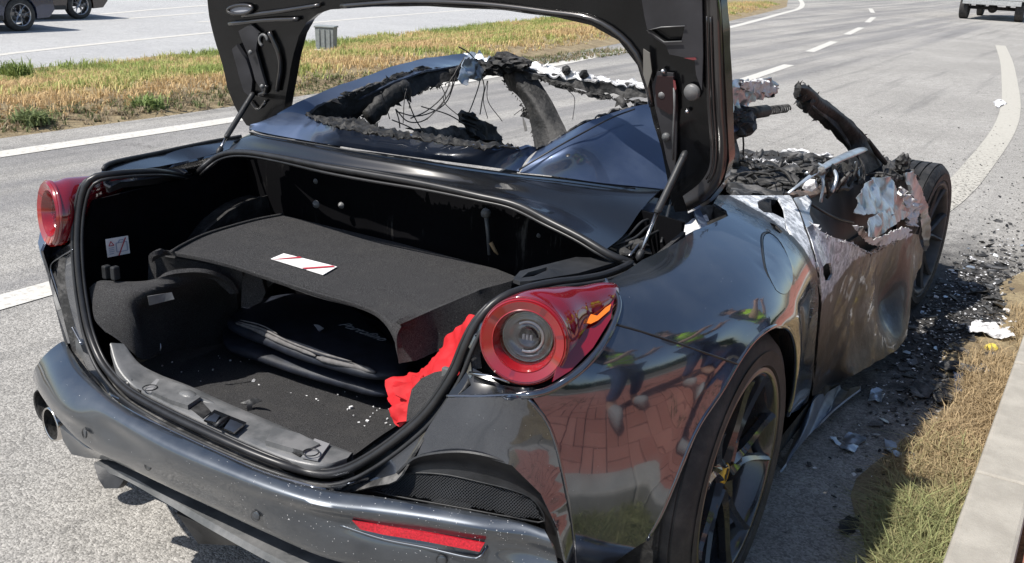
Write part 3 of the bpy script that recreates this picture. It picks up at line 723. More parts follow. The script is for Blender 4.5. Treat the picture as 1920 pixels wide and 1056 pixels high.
SUVB = M('dark blue car paint', (.02, .03, .07), .2, 0, 1, .03); SUVR = M('dark brown car paint', (.03, .018, .015), .2, 0, 1, .03)
w1 = P(45, 59, z=FARZ); w2 = P(155, 36, z=FARZ)
s1 = suv((0, 0, FARZ), 0, SUVB, 'dark blue car at the far left of the opposite carriageway, nearer the median'); s1.location = (w1.x-.92, w1.y-1.40, FARZ)
s2 = suv((0, 0, FARZ), 0, SUVR, 'dark brown car behind the blue one, in the farther lane'); s2.location = (w2.x-.92, w2.y-1.40, FARZ)
# pickup seen from behind at the top right
tp = P(1857, 38, z=0); r = thing('flatbed_truck', 'grey flatbed truck seen from behind at the top right', 'truck', (tp.x, tp.y, 0))
TR = M('grey truck steel', (.33, .34, .34), .6, noise_=.2)
mb = MB(); mb.box((0, 1.6, 1.35), (2.15, 4.2, 1.3)); mb.build('box_body', TR, r, False, .03)
mb = MB(); mb.box((0, 4.7, 1.5), (1.9, 1.6, 1.9)); mb.build('cab', TR, r, False, .12)
mb = MB(); mb.box((0, -.52, .62), (1.95, .08, .16)); mb.build('rear_bumper', TR, r, False, .01)
mb = MB(); mb.tube([(-.9, .0, .42), (.9, 0, .42)], .06, 10); mb.lathe([(0, -.16), (.12, -.12), (.17, 0), (.12, .12), (0, .16)], (0, 0, .42), (0, 1, 0), 16); mb.build('rear_axle', CHAR, r)
for s in (-1, 1):
    wheel('wheel', r, (s*.93, .0, .42), .42, .30, .25, detail=False, rimmat=STEEL).rotation_euler = (0, 0, 0 if s > 0 else math.pi)
    wheel('wheel', r, (s*.93, 4.4, .42), .42, .24, .25, detail=False, rimmat=STEEL).rotation_euler = (0, 0, 0 if s > 0 else math.pi)
    mb = MB(); mb.box((s*.42, 1.8, .62), (.09, 4.6, .16)); mb.build('chassis_rail', CHAR, r, False)
    mb = MB(); mb.box((s*.86, -.57, 1.0), (.24, .04, .1)); mb.build('tail_light', LENS, r, False)
    mb = MB(); mb.tube([(s*.5, -.3, .5), (s*.5, .4, .5)], .05, 8); mb.build('leaf_spring', CHAR, r)
# low rail beyond the far carriageway
# ------------------------------------------------------------ THE CAR
car = thing('burnt_car', 'dark grey sports car with open boot, its front half burnt out', 'car')
_Y = [-.80, -.75, -.68, -.6, -.5, -.4, -.2, 0, .2, .5, .9, 1.5, 2.1, 2.5, 2.75, 3.1, 3.4, 3.6]
_W = [.50, .60, .70, .775, .84, .885, .94, .966, .965, .935, .905, .905, .92, .95, .955, .93, .86, .7]
_S = list(np.gradient(np.array(_W), np.array(_Y)))
def halfw(y):
    i = min(max(int(np.searchsorted(_Y, y))-1, 0), len(_Y)-2); h = _Y[i+1]-_Y[i]; t = (y-_Y[i])/h
    return (2*t**3-3*t*t+1)*_W[i]+(t**3-2*t*t+t)*h*_S[i]+(-2*t**3+3*t*t)*_W[i+1]+(t**3-t*t)*h*_S[i+1]
def bodyx(y, z):
    up = max(0, z-.70); lo = max(0, .60-z); fl = 0
    r = math.hypot(y-.03, z-.354)
    if abs(y) < .8: fl = .012*math.exp(-((r-.385)/.035)**2)
    return halfw(y)-1.0*up**2-22*up**3-.22*lo**2+fl
def S(px, py, off=0, side=1):
    d = ray(px, py); g = lambda t: (lambda q: q[0]*side-bodyx(q[1], q[2])-off)(_cp+d*t)
    ts = np.linspace(.8, 7, 700); a = ts[0]; ga = g(a)
    for b in ts[1:]:
        gb = g(b)
        if (ga > 0 >= gb):
            lo, hi = a, b
            for _ in range(24):
                m = (lo+hi)/2
                if g(m) > 0: lo = m
                else: hi = m
            return Vector(_cp+d*lo)
        a, ga = b, gb
    return P(px, py, x=.93*side)
def SS(lst, off=0): return [S(a, b, off) for a, b in lst]
def bodypanel(name, pts3, mat, side=1, res=.018, holes=(), thick=.006, off=0, burnf=None, zoff=0):
    """panel lying on the car's side surface, outlined in (y, z)"""
    o2 = densify([Vector((p.y, p.z)) for p in pts3], res*.8); h2 = [densify([Vector((p.y, p.z)) for p in h], res*.8) for h in holes]
    ov, fs = cdt(o2, h2, res); vs = [(side*(bodyx(p.x, p.y)+off), p.x, p.y) for p in ov]
    o = new_obj(name, vs, fs, mat, car); orient(o, (side*9, 0, 1.5))
    if burnf:
        at = o.data.attributes.new('burn', 'FLOAT', 'POINT'); at.data.foreach_set('value', [burnf(v) for v in vs])
    if thick: solidify(o, thick)
    return o
def burn(v):
    x, y, z = v
    a = (y-.32)*1.15+(z-.62)*.9          # forward and up
    white = max(0, min(1, (y-.36)/.16))*max(0, min(1, (z-(.66-.12*max(0, y-.5)))/.12))*1.2
    return max(min(.56, a*1.25), white)
# --- right rear quarter panel
arch_px = [(1478, 781), (1487, 748), (1494, 690), (1492, 645), (1480, 617), (1450, 614), (1417, 638), (1389, 675), (1356, 732), (1309, 804), (1266, 908), (1243, 964), (1215, 1013)]
q_out = [(1130, 528), (1145, 525), (1205, 487), (1300, 433), (1365, 405), (1362, 395), (1338, 381), (1347, 366), (1480, 366), (1487, 374), (1497, 395), (1508, 430), (1520, 465), (1529, 500), (1533, 530), (1535, 560), (1532, 610), (1528, 650), (1522, 720), (1515, 752), (1500, 768)]
q_rear = [(1150, 1056), (1130, 1085), (1082, 1085), (1081, 1053), (1074, 983), (1060, 907), (1041, 823), (1023, 783), (1000, 748), (1023, 735), (1073, 704), (1117, 661), (1152, 602), (1158, 562), (1148, 538)]
arch3 = SS(arch_px)
# true wheel opening: a circle fitted to the lip
fuel_c = S(1459, 497); fuelpts = cr(SS([(1433, 440), (1431, 470), (1440, 515), (1455, 545), (1472, 552), (1484, 535), (1485, 505), (1475, 475), (1460, 450), (1445, 438)]), 36, True)
rear3 = SS(q_out); bot3 = [Vector((0, .30, .13)), ]
vent1 = SS([(1420, 378), (1440, 369), (1460, 372), (1470, 390), (1474, 412), (1466, 408), (1450, 400), (1432, 398), (1422, 390)])
vent2 = SS([(1443, 417), (1455, 422), (1468, 435), (1462, 438), (1450, 430)])
vent3 = SS([(1471, 412), (1476, 425), (1486, 441), (1480, 440), (1472, 428)])
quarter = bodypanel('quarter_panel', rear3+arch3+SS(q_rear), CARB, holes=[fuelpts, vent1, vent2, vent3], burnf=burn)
fc = sum(fuelpts, Vector())/len(fuelpts)
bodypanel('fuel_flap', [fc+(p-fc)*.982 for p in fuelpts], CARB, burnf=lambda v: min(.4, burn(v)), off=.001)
mb = MB(); mb.tube([p+Vector((-.0045, 0, 0)) for p in fuelpts], .004, 6, closed=True); mb.build('fuel_flap_seal', RUB, car)
# dark cavity behind the burnt-through vents
patch('cavity_panel', [p+Vector((-.05, 0, -.02)) for p in SS([(1400, 360), (1478, 362), (1490, 450), (1440, 445), (1405, 400)])], CHAR, car, res=.04, jag=.004)
# wheel-arch lip and liner
al = cr(arch3, 60)
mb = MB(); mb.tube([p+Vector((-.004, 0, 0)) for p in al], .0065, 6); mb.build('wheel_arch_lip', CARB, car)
for s in (1, -1):
    rows = []
    for xx_ in (.90, .80, .62): rows.append([Vector((s*xx_, .03+math.cos(a)*(.395), .354+math.sin(a)*.405)) for a in np.linspace(-.75, math.pi+.75, 24)])
    o = loft('wheel_arch_liner', rows, CHAR, car, n=40, m=7, thick=0); 
    # inner face
    patch('inner_wing', [Vector((s*.60, .03+math.cos(a)*.42, .354+math.sin(a)*.42)) for a in np.linspace(-.9, math.pi+.9, 24)], CHAR, car, res=.12, thick=.01)
# --- left quarter panel: mirror image, unburnt; its outline from the right side's geometry
def mir(p): return Vector((-p.x, p.y, p.z))
lq = [p for p in SS(q_rear)]
lout = [Vector((0, p.y, p.z)) for p in rear3[:5]]+[Vector((0, .62, .88)), Vector((0, .70, .60)), Vector((0, .74, .18)), Vector((0, .42, .15))]+[Vector((0, .03+math.cos(a)*.375, .354+math.sin(a)*.375)) for a in np.linspace(-.45, math.pi-.0, 20)]+[Vector((0, -.38, .25))]
bodypanel('quarter_panel', lout+[p for p in lq[2:]], CARP, side=-1, res=.03, off=-.05)
# --- side crease gap line on the right quarter
mb = MB(); mb.tube(cr([S(a, b, .0005) for a, b in [(1150, 607), (1200, 621), (1250, 637), (1320, 661), (1384, 683)]], 24), .0022, 6); mb.build('panel_gap', RUB, car)

# --- rear bumper
BR = [
 [(120, 640, .515), (148, 688, .512), (185, 726, .51), (240, 768, .508), (320, 808, .506), (400, 845, .506), (500, 888, .506), (600, 916, .506), (700, 930, .508), (800, 945, .51), (900, 962, .512), (985, 980, .51), (1020, 992, .505)],
 [(86, 664, .50), (108, 705, .498), (160, 750, .496), (220, 791, .495), (310, 838, .495), (400, 878, .495), (500, 918, .495), (600, 948, .495), (700, 961, .495), (800, 975, .497), (900, 992, .498), (990, 1006, .494), (1034, 1020, .49)],
 [(66, 690, .465), (80, 724, .46), (130, 775, .46), (207, 806, .46), (302, 862, .46), (389, 900, .46), (497, 940, .46), (600, 968, .46), (690, 984, .46), (800, 1000, .462), (908, 1018, .464), (1000, 1034, .458), (1044, 1050, .45)],
 [(63, 700, .44), (73, 729, .435), (113, 779, .428), (182, 823, .42), (290, 880, .42), (389, 922, .42), (497, 968, .42), (600, 1004, .42), (700, 1028, .42), (800, 1044, .42), (908, 1060, .42), (1000, 1078, .42), (1050, 1100, .41)],
 [(64, 715, .41), (80, 744, .40), (112, 786, .385), (156, 832, .372), (276, 895, .365), (389, 948, .365), (497, 998, .365), (600, 1042, .365), (700, 1068, .365), (800, 1085, .365), (908, 1105, .365), (1000, 1125, .365), (1052, 1150, .36)]]
rows = [Pz(r) for r in BR]
rows.append([p+Vector((0, .07 if abs(p.x) < .5 else .05, -.035)) for p in rows[-1]])
rows[0] = [p for p in rows[0]]; rows.insert(0, [p+Vector((0, .012, -.018)) for p in rows[0]])
bumper_o = loft('rear_bumper', rows, BUMPP, car, n=110, m=43, thick=.004)
bc = cr(rows[4], 60)
# parking sensors
for (px, py, z) in ((158, 813, .425), (277, 873, .42), (479, 968, .415), (828, 1051, .42)):
    c0 = P(px, py, z=z); nrm = Vector((c0.x*.6, -1, .1)).normalized(); mb = MB()
    mb.lathe([(0, .0), (.008, .0), (.0095, -.001), (.0095, -.003)], c0, nrm, 20); mb.build('parking_sensor', BUMPP, car)
    mb = MB(); mb.lathe([(.0098, .0005), (.0108, .001), (.0112, -.001)], c0, nrm, 20); mb.build('sensor_ring', PLAST, car)
# red reflectors in their recesses
def refl_(pts, name='reflector'):
    o = patch(name, [p+(Vector(CAMP)-p).normalized()*.012 for p in pts], REFL, car, res=.02, thick=.006); return o
refl_(Pz([(660, 976, .461), (720, 986, .460), (800, 999, .461), (908, 1019, .463), (899, 1035, .446), (800, 1016, .444), (720, 1003, .444), (676, 993, .445)]))
refl_(Pz([(84, 694, .462), (92, 698, .462), (118, 738, .458), (113, 742, .45), (98, 724, .45)]))
mb = MB(); mb.tube(cr([p+Vector((0, -.003, 0)) for p in Pz([(640, 984, .448), (720, 1010, .438), (800, 1026, .436), (880, 1044, .436), (900, 1045, .438), (915, 1022, .458)])], 30), .0035, 6); mb.build('reflector_surround', BUMPP, car)
mb = MB(); mb.tube(cr([p+Vector((0, -.002, 0)) for p in Pz([(70, 690, .462), (90, 728, .452), (112, 755, .447), (120, 742, .456)])], 30), .003, 6); mb.build('reflector_surround', BUMPP, car)
# tape mark on the left bumper corner
# exhaust tips
for (px, py, yy_) in ((76, 762, -.60), (93, 797, -.66)):
    c0 = P(px, py, y=yy_); ax = Vector((-.18, -1, .02)).normalized(); mb = MB()
    mb.lathe([(.036, -.20), (.045, -.06), (.0465, -.004), (.0445, .0), (.0415, -.003)], c0, ax, 36); mb.build('exhaust_tip', CHROME if yy_ < -.62 else CHAR, car); mb = MB(); mb.lathe([(.0416, -.003), (.040, -.02), (.038, -.16), (0, -.17)], c0, ax, 36); mb.build('exhaust_bore', CHAR, car)
for (px, py) in ((1100, 1210), (1180, 1190)):
    c0 = P(px, py, y=-.58); ax = Vector((.18, -1, .02)).normalized(); mb = MB()
    mb.lathe([(.030, -.20), (.040, -.06), (.0405, -.004), (.0385, .0), (.0355, -.002), (.034, -.02), (.032, -.16), (0, -.17)], c0, ax, 36); mb.build('exhaust_tip', CHROME, car)
# lower left bumper cheek beside the exhaust, and diffuser
patch('bumper_cheek', Pz([(112, 800, .37), (160, 838, .362), (230, 868, .36), (196, 862, .325), (160, 858, .305), (134, 852, .30), (118, 826, .33)]), BUMPP, car, res=.02, thick=.01)
blade = [Pz([(176, 868, .31), (230, 886, .31), (300, 924, .31), (400, 981, .31), (530, 1052, .31), (660, 1110, .31), (820, 1160, .31)]),
         Pz([(178, 878, .295), (228, 897, .297), (298, 936, .297), (396, 994, .297), (526, 1065, .297), (656, 1124, .297), (816, 1174, .297)])]
tops = [Pz([(190, 856, .325), (262, 884, .33), (340, 920, .33), (430, 966, .33), (560, 1026, .33), (680, 1075, .33), (830, 1120, .33)])]
loft('diffuser_blade', [[p+Vector((0, .10, 0)) for p in blade[0]], blade[0], blade[1], [p+Vector((0, .10, -.012)) for p in blade[1]]], PLASTG, car, n=60, m=10, curved=False, thick=.003)
o = loft('diffuser', [[p+Vector((0, .05, .03)) for p in rows[-1]], [Vector((p.x*.95, -.58, .27)) for p in rows[-1]], [Vector((p.x*.95, -.1, .17)) for p in rows[-1]]], PLAST, car, n=40, m=9, curved=False, thick=.01)
patch('diffuser_end', Pz([(176, 868, .31), (196, 874, .308), (232, 900, .29), (222, 916, .27), (196, 916, .265), (184, 898, .285)]), PLAST, car, res=.02, thick=.02)
for (pp) in ([(330, 962, .25), (400, 992, .25), (470, 1024, .22), (415, 1022, .18), (372, 1020, .18)], [(560, 1078, .25), (620, 1105, .25), (690, 1150, .22), (640, 1150, .18), (600, 1140, .18)]):
    patch('diffuser_fin', Pz(pp), PLAST, car, res=.03, thick=.012)
for s in (-1, 1):   # floor of the car, keeps daylight out
    pass
mb = MB(); mb.box((0, .9, .15), (1.62, 2.9, .02)); mb.build('underbody', CHAR, car, False)

# --- boot seal (closed loop)
R_side = Py([(1183, 491, -.14), (1140, 513, -.235), (1090, 524, -.33), (1033, 531, -.43), (980, 543, -.51), (945, 556, -.55), (918, 576, -.575), (893, 607, -.595), (872, 650, -.612), (856, 690, -.622), (835, 727, -.635), (800, 775, -.652), (750, 820, -.672), (690, 862, -.69), (650, 882, -.70), (612, 890, -.712), (570, 884, -.722)])
L_side = Py([(363, 330, -.10), (290, 322, -.36), (215, 326, -.50), (178, 332, -.545), (162, 345, -.563), (150, 385, -.58), (145, 440, -.60), (147, 500, -.618), (154, 560, -.632), (166, 620, -.648), (186, 672, -.668), (212, 708, -.69), (236, 732, -.707)])
sill = Py([(300, 770, -.735), (400, 818, -.755), (480, 853, -.752), (540, 875, -.738)])
front = Pz([(378, 316, .875), (398, 299, .90), (424, 288, .925), (460, 286, .94), (520, 295, .95), (600, 311, .955), (700, 328, .957), (800, 346, .957), (900, 368, .952), (967, 384, .945), (1033, 417, .925), (1090, 446, .905), (1133, 472, .885), (1165, 487, .872)])
loop = L_side+sill+R_side[::-1]+front[::-1]
lp = cr(loop, 220, True)
mb = MB(); mb.tube(lp, .0085, 8, closed=True); mb.build('boot_seal', RUB, car)
cen = sum(lp, Vector())/len(lp)
def offs(p, k, dz=0): d = (p-cen); d = Vector((d.x, d.y*.6, d.z)); d.normalize(); return p+d*k+Vector((0, 0, dz))
mb = MB(); mb.tube([offs(p, .016, -.008) for p in lp], .0045, 6, closed=True); mb.build('seal_flange', PLAST, car)
mb = MB(); mb.tube([offs(p, -.014, -.004) for p in lp], .004, 6, closed=True); mb.build('seal_lip', RUB, car)
# seal channel: broad painted gutter around the opening
def resample_between(a, b, n): return [a.lerp(b, i/(n-1)) for i in range(n)]
# rear panel below the seal, painted: right slanted strip, centre strip under sill, left strip
seal_low = cr(L_side[3:]+sill+R_side[::-1][:14], 90)
outer_L = Py([(128, 470, -.60), (112, 475, -.61), (108, 520, -.62), (118, 575, -.63), (135, 640, -.642), (150, 688, -.66), (186, 727, -.685)])
outer_c = Pz([(240, 768, .508), (320, 808, .506), (400, 845, .506), (500, 888, .506), (560, 904, .506), (600, 915, .506)])
outer_R = Py([(655, 911, -.70), (700, 899, -.70), (745, 888, -.695), (770, 850, -.685), (800, 800, -.67), (836, 745, -.65), (860, 728, -.64), (880, 705, -.632)])
low = cr(L_side[6:]+sill+R_side[::-1][:9], 90); out_ = cr(outer_L[1:]+outer_c+outer_R, 90)
loft('rear_panel', [[offs(p, .014, -.012) for p in low], [((offs(p, .016, -.016)).lerp(q_, .5))+Vector((0, .004, -.004)) for p, q_ in zip(low, out_)], [q_+Vector((0, .008, -.004)) for q_ in out_]], CARP, car, n=90, m=11, thick=.004)
loft('sill_channel', [[p+Vector((0, .012, -.022)) for p in low], [p.lerp(q_, .5)+Vector((0, .006, -.026)) for p, q_ in zip(low, out_)], [q_+Vector((0, -.004, -.014)) for q_ in out_]], CHARG, car, n=90, m=9, curved=False, thick=.004)
# water channel
stv = MB()
# --- right corner panel round the air outlet
A1 = Py([(837, 745, -.652), (900, 744, -.640)])+[S(957, 745), S(993, 748), S(1023, 784), S(1041, 824), S(1060, 907), S(1074, 984), S(1081, 1056)]+Py([(1064, 1056, -.585), (1048, 998, -.60), (1014, 926, -.625), (960, 873, -.655), (880, 849, -.68), (800, 853, -.69), (770, 861, -.692), (745, 888, -.695), (770, 850, -.685), (800, 800, -.67)])
A1 = Py([(840, 746, -.668), (900, 745, -.655)])+[S(957, 745), S(993, 748), S(1023, 784), S(1041, 824), S(1060, 907), S(1074, 984), S(1081, 1056), S(1081, 1085)]+Py([(1066, 1075, -.585), (1048, 998, -.60), (1014, 926, -.625), (960, 873, -.655), (880, 849, -.672), (800, 853, -.68), (773, 862, -.682), (750, 886, -.684), (776, 850, -.680), (804, 800, -.673)])
patch('bumper_corner', A1, CARP, car, res=.015, ctrl=Py([(960, 800, -.652), (900, 790, -.668), (1010, 860, -.625), (1045, 940, -.595)]), thick=.005)
cq = cr(SS([(993, 748), (1023, 784), (1041, 824), (1060, 907), (1074, 984), (1081, 1056), (1081, 1085)], .001), 30)
mb = MB(); mb.tube([p+Vector((-.001, -.001, 0)) for p in cq], .0035, 6); mb.build('panel_crease', CARP, car)
# recess surround + mesh
rec_o = cr(Py([(745, 889, -.693), (773, 863, -.690), (800, 854, -.688), (880, 850, -.678), (960, 874, -.653), (1014, 927, -.622), (1048, 999, -.597), (1066, 1075, -.58)]), 40)
rec_i = cr(Py([(742, 891, -.685), (790, 888, -.675), (840, 892, -.665), (900, 905, -.65), (960, 920, -.63), (1000, 938, -.612), (1018, 972, -.60), (1034, 1040, -.585)]), 40)
loft('outlet_surround', [rec_o, [a.lerp(b, .5)+Vector((0, .012, 0)) for a, b in zip(rec_o, rec_i)], rec_i], PLAST, car, n=40, m=9, thick=.004)
gr_out = Py([(665, 912, -.688), (700, 899, -.686), (742, 889, -.684), (790, 887, -.674), (840, 891, -.664), (900, 904, -.649), (960, 919, -.629), (1000, 937, -.611), (1022, 978, -.602), (960, 970, -.63), (850, 950, -.665), (740, 930, -.682)])
patch('outlet_backing', [p+Vector((-.004, .02, 0)) for p in gr_out], CHAR, car, res=.03, thick=0)
gc = sum(gr_out, Vector())/len(gr_out); A_ = np.array([tuple(p-gc) for p in gr_out]); _, _, vt = np.linalg.svd(A_); U_, V2, N2 = Vector(vt[0]), Vector(vt[1]), Vector(vt[2])
loc2 = [((p-gc).dot(U_), (p-gc).dot(V2), (p-gc).dot(N2)) for p in gr_out]; poly2 = [(a, b) for a, b, _ in loc2]; Kk = np.array(loc2)
def hgt(x, y):
    d2 = (Kk[:, 0]-x)**2+(Kk[:, 1]-y)**2+1e-5; ww = 1/d2**1.5; return float((ww*Kk[:, 2]).sum()/ww.sum())
mb = MB()
for s in (1, -1):
    k = -.3
    while k < .3:
        seg = []
        for i in range(-60, 61):
            u = i*.005; x = u; y = s*u*1.0+k
            if inside((x, y), poly2): seg.append(gc+U_*x+V2*y+N2*hgt(x, y))
            else:
                if len(seg) > 1: mb.tube(seg, .00085, 4, cap=False)
                seg = []
        if len(seg) > 1: mb.tube(seg, .00085, 4, cap=False)
        k += .0062
gm = mb.build('outlet_mesh', M('mesh grille', (.05, .052, .056), .4), car); stuff(gm)
mb = MB(); mb.tube(cr(gr_out+[gr_out[0]], 60), .002, 6); mb.build('outlet_rim', PLAST, car)
# left side: painted lobe below the lamp, black outlet recess seen edge-on, body edge
patch('quarter_lobe', Py([(75, 436, -.52), (71, 455, -.54), (76, 478, -.568), (82, 495, -.592), (97, 481, -.592), (112, 468, -.592), (112, 458, -.57), (98, 446, -.545), (88, 432, -.52)]), SURR, car, res=.015, thick=.006)
patch('quarter_edge', Py([(82, 495, -.592), (88, 515, -.595), (97, 548, -.60), (106, 580, -.606), (117, 612, -.612), (127, 644, -.62), (140, 644, -.63), (126, 610, -.625), (113, 575, -.616), (101, 540, -.61), (92, 510, -.602)]), CARP, car, res=.015, thick=.006)
patch('outlet_recess', Py([(82, 496, -.590), (97, 482, -.595), (113, 468, -.600), (135, 455, -.605), (141, 470, -.608), (143, 500, -.612), (147, 560, -.624), (158, 640, -.640), (155, 650, -.642), (135, 620, -.628), (118, 590, -.618), (104, 555, -.61), (92, 520, -.60)]), BLACKG, car, res=.02, thick=.01)
mb = MB(); mb.tube(cr(Py([(137, 468, -.613), (115, 481, -.608), (95, 499, -.605), (103, 530, -.612), (124, 590, -.624), (154, 648, -.648)]), 40), .0026, 6); mb.build('outlet_rim', CARP, car)
patch('rear_trim_strip', Py([(150, 640, -.642), (141, 638, -.645), (143, 660, -.65), (176, 700, -.665), (182, 700, -.668), (166, 664, -.655)]), PLASTG, car, res=.02, thick=.006)

# --- tail lights
specks('ash_specks', bumper_o, 520, .0005, .0015, ASHW, car, lambda c: .06+.9*max(0, min(1, (c.x+.1)/.7)) if c.z > .36 else .1)
def tail(side):
    tl = bpy.data.objects.new('tail_light', None); C.objects.link(tl); tl.parent = car
    mx_ = (lambda v: Vector((v[0]*side, v[1], v[2])))
    c0 = Vector((.692, -.600, .827)); ax = Vector((.30, -.95, .09)).normalized(); u = ax.cross(Vector((0, 0, 1))).normalized(); v = u.cross(ax)
    # lens body: sections from ring back to a pointed tip on the shoulder
    secs = [(c0-ax*.004, .080, .080), (c0-ax*.02, .083, .082), (Vector((.690, -.555, .832)), .080, .078), (Vector((.702, -.49, .840)), .062, .063), (Vector((.722, -.44, .846)), .048, .049), (Vector((.734, -.375, .858)), .034, .031), (Vector((.735, -.32, .868)), .012, .008)]
    rows = []
    for c_, a, b in secs: rows.append([mx_(c_+u*math.cos(t)*a+v*math.sin(t)*b) for t in np.linspace(0, 2*math.pi, 37)[:-1]])
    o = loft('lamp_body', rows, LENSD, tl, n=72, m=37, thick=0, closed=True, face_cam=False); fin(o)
    # stepped red ring with clear bowl inside
    A = mx_(ax); c1 = mx_(c0)
    mb = MB(); mb.lathe([(.081, -.004), (.0808, .005), (.0785, .0085), (.0765, .0075), (.0755, .0095), (.0600, .0035), (.0585, .0045), (.0575, .0015), (.0540, -.004), (.050, -.030), (.0475, -.034)], c1, A, 72); sharp(mb.build('lamp_ring', LENS, tl), 25)
    for a0, a1 in ((.5, .62), (1.9, 2.0), (3.4, 3.55), (4.9, 5.0), (2.6, 2.7)):
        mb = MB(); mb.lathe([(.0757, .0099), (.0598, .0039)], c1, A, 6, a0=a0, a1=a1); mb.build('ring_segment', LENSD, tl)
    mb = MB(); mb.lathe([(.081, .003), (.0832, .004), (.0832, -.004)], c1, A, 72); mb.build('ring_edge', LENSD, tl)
    mb = MB(); mb.lathe([(.0, -.035), (.018, -.035), (.020, -.031), (.022, -.035), (.036, -.030), (.038, -.026), (.040, -.030), (.0475, -.028)], c1, A, 64); mb.build('lamp_bowl', BOWL, tl)
    for k in range(3):
        mb = MB(); mb.lathe([(.026+.007*k, -.028), (.0285+.007*k, -.0262), (.031+.007*k, -.028)], c1, A, 48, a0=.5+k, a1=4.6+k); mb.build('lamp_element', M('lamp element', (.5, .5, .52), .25, metal=.6) if k == 0 else BOWL, tl)
    for k in (-1, 0, 1):
        mb = MB(); mb.box(tuple(c1+A*-.027+mx_(u)*(.007*k)), (.0045, .004, .010)); mb.build('lamp_element', SILVER, tl, False)
    mb = MB(); mb.lathe([(0, -.0175), (.02, -.0172), (.035, -.018), (.050, -.020)], c1, A, 48); o = mb.build('lamp_glass', GLASSY, tl); solidify(o, .0015)
    # orange segment
    og = [Vector((.806+.002, -.455, .842)), Vector((.806, -.42, .852)), Vector((.800, -.38, .862)), Vector((.802, -.40, .846)), Vector((.806, -.44, .834))]
    return tl
TR_ = tail(1); TL_ = tail(-1)
patch('indicator_segment', [p for p in SS([(1070, 592), (1085, 587), (1103, 588), (1120, 592), (1135, 577), (1146, 570), (1143, 582), (1122, 600), (1108, 607), (1090, 604), (1074, 600)], .012)], ORANGE, TR_, res=.01, thick=.002)
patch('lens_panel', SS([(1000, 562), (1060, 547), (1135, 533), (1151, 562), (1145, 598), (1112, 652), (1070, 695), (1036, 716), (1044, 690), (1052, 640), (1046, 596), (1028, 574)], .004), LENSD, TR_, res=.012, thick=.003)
# dark housing below the lamp and chrome-like painted edge following it
hs = SS([(1148, 530), (1160, 560), (1153, 602), (1120, 660), (1076, 703), (1026, 733), (990, 741)], .004)+Py([(957, 743, -.640), (900, 744, -.642), (838, 743, -.65)])
hs[0] = S(1135, 524, .003); c_ = cr(hs, 70)
mb = MB(); mb.tube(c_, [.0035+.0045*math.sin(math.pi*i/69) for i in range(70)], 8); mb.build('lamp_surround', CARP, car)
patch('lamp_shelf', Py([(840, 742, -.645), (852, 722, -.635), (868, 700, -.625), (886, 690, -.615), (905, 700, -.612), (940, 722, -.615), (985, 728, -.61), (1030, 722, -.59), (1020, 733, -.59), (957, 742, -.635)]), BLACKG, car, res=.012, thick=.004)
patch('lamp_mesh_panel', Py([(868, 695, -.622), (874, 660, -.61), (888, 622, -.60), (905, 600, -.59), (905, 625, -.588), (900, 660, -.592), (903, 690, -.60), (885, 694, -.612)]), M('lamp side mesh', (.03, .03, .032), .5, bump=1, bscale=260), car, res=.012, thick=.003)
mb = MB(); mb.tube(Py([(880, 699, -.632), (915, 704, -.63), (952, 715, -.632)]), [.006, .005, .002], 6, flat=.5); mb.build('chrome_accent', CHROME, car)
# painted strip between seal and lamp top
patch('lamp_top_strip', Py([(925, 568, -.560), (955, 553, -.54), (1000, 543, -.475), (1060, 535, -.375), (1120, 529, -.28), (1148, 526, -.24), (1140, 536, -.29), (1090, 541, -.36), (1030, 549, -.44), (975, 560, -.53), (935, 582, -.58), (905, 612, -.60), (884, 655, -.61), (879, 650, -.61), (898, 605, -.595)]), CARP, car, res=.012, thick=.003)
patch('lamp_backing', Py([(940, 556, -.52), (1040, 545, -.40), (1140, 540, -.25), (1150, 600, -.32), (1080, 690, -.46), (1000, 735, -.56), (900, 700, -.57), (880, 650, -.57)]), CHAR, car, res=.04, thick=0)
# left lamp surroundings
patch('lamp_side_panel', Py([(128, 368, -.57), (140, 350, -.55), (160, 338, -.52), (166, 342, -.52), (152, 380, -.57), (146, 440, -.595), (142, 462, -.60), (130, 460, -.595), (128, 420, -.58)]), CARP, car, res=.015, thick=.004)
patch('quarter_top', Py([(190, 322, -.47), (196, 312, -.45), (300, 288, -.2), (400, 266, .02), (455, 258, .12), (458, 268, .10), (420, 283, -.02), (360, 300, -.12), (300, 312, -.28), (200, 326, -.48)]), BLACKG, car, res=.03, thick=.01)
mb = MB(); mb.tube(cr(Py([(194, 318, -.47), (199, 310, -.45), (300, 286, -.2), (400, 265, .02), (452, 256, .12)]), 30), .006, 6); mb.build('quarter_top_edge', PLAST, car)

# --- interior of the boot
patch('boot_floor', Pz([(262, 682, .40), (300, 664, .40), (410, 640, .40), (520, 600, .40), (700, 620, .40), (900, 640, .40), (800, 760, .40), (650, 862, .42), (560, 838, .42), (480, 800, .42), (330, 720, .42)]), CARPET, car, res=.03, crumple=.004, cscale=5, thick=.01)
back = [Vector((x, .06, z)) for x, z in ((-.70, .35), (.72, .35), (.72, .92), (.35, .95), (0, .96), (-.35, .95), (-.70, .92))]
q = NT('scorched boot liner'); n1 = q.noise(3, 6, .7); mp_ = q.t.nodes.new('ShaderNodeMapping'); mp_.inputs['Scale'].default_value = (1, 1, .12); q.lk(q.tc.outputs['Object'], mp_.inputs[0]); n2 = q.noise(22, 5, .7, mp_.outputs[0])
col = q.mix(q.math('MULTIPLY', q.ramp(n2, .55, .72), q.ramp(n1, .45, .6)), (.0022, .0022, .003), (.075, .072, .068)); q.set(Base_Color=col, Roughness=.9, Specular_IOR_Level=.1); q.bump(n2, .4, .004); LINER = q.m
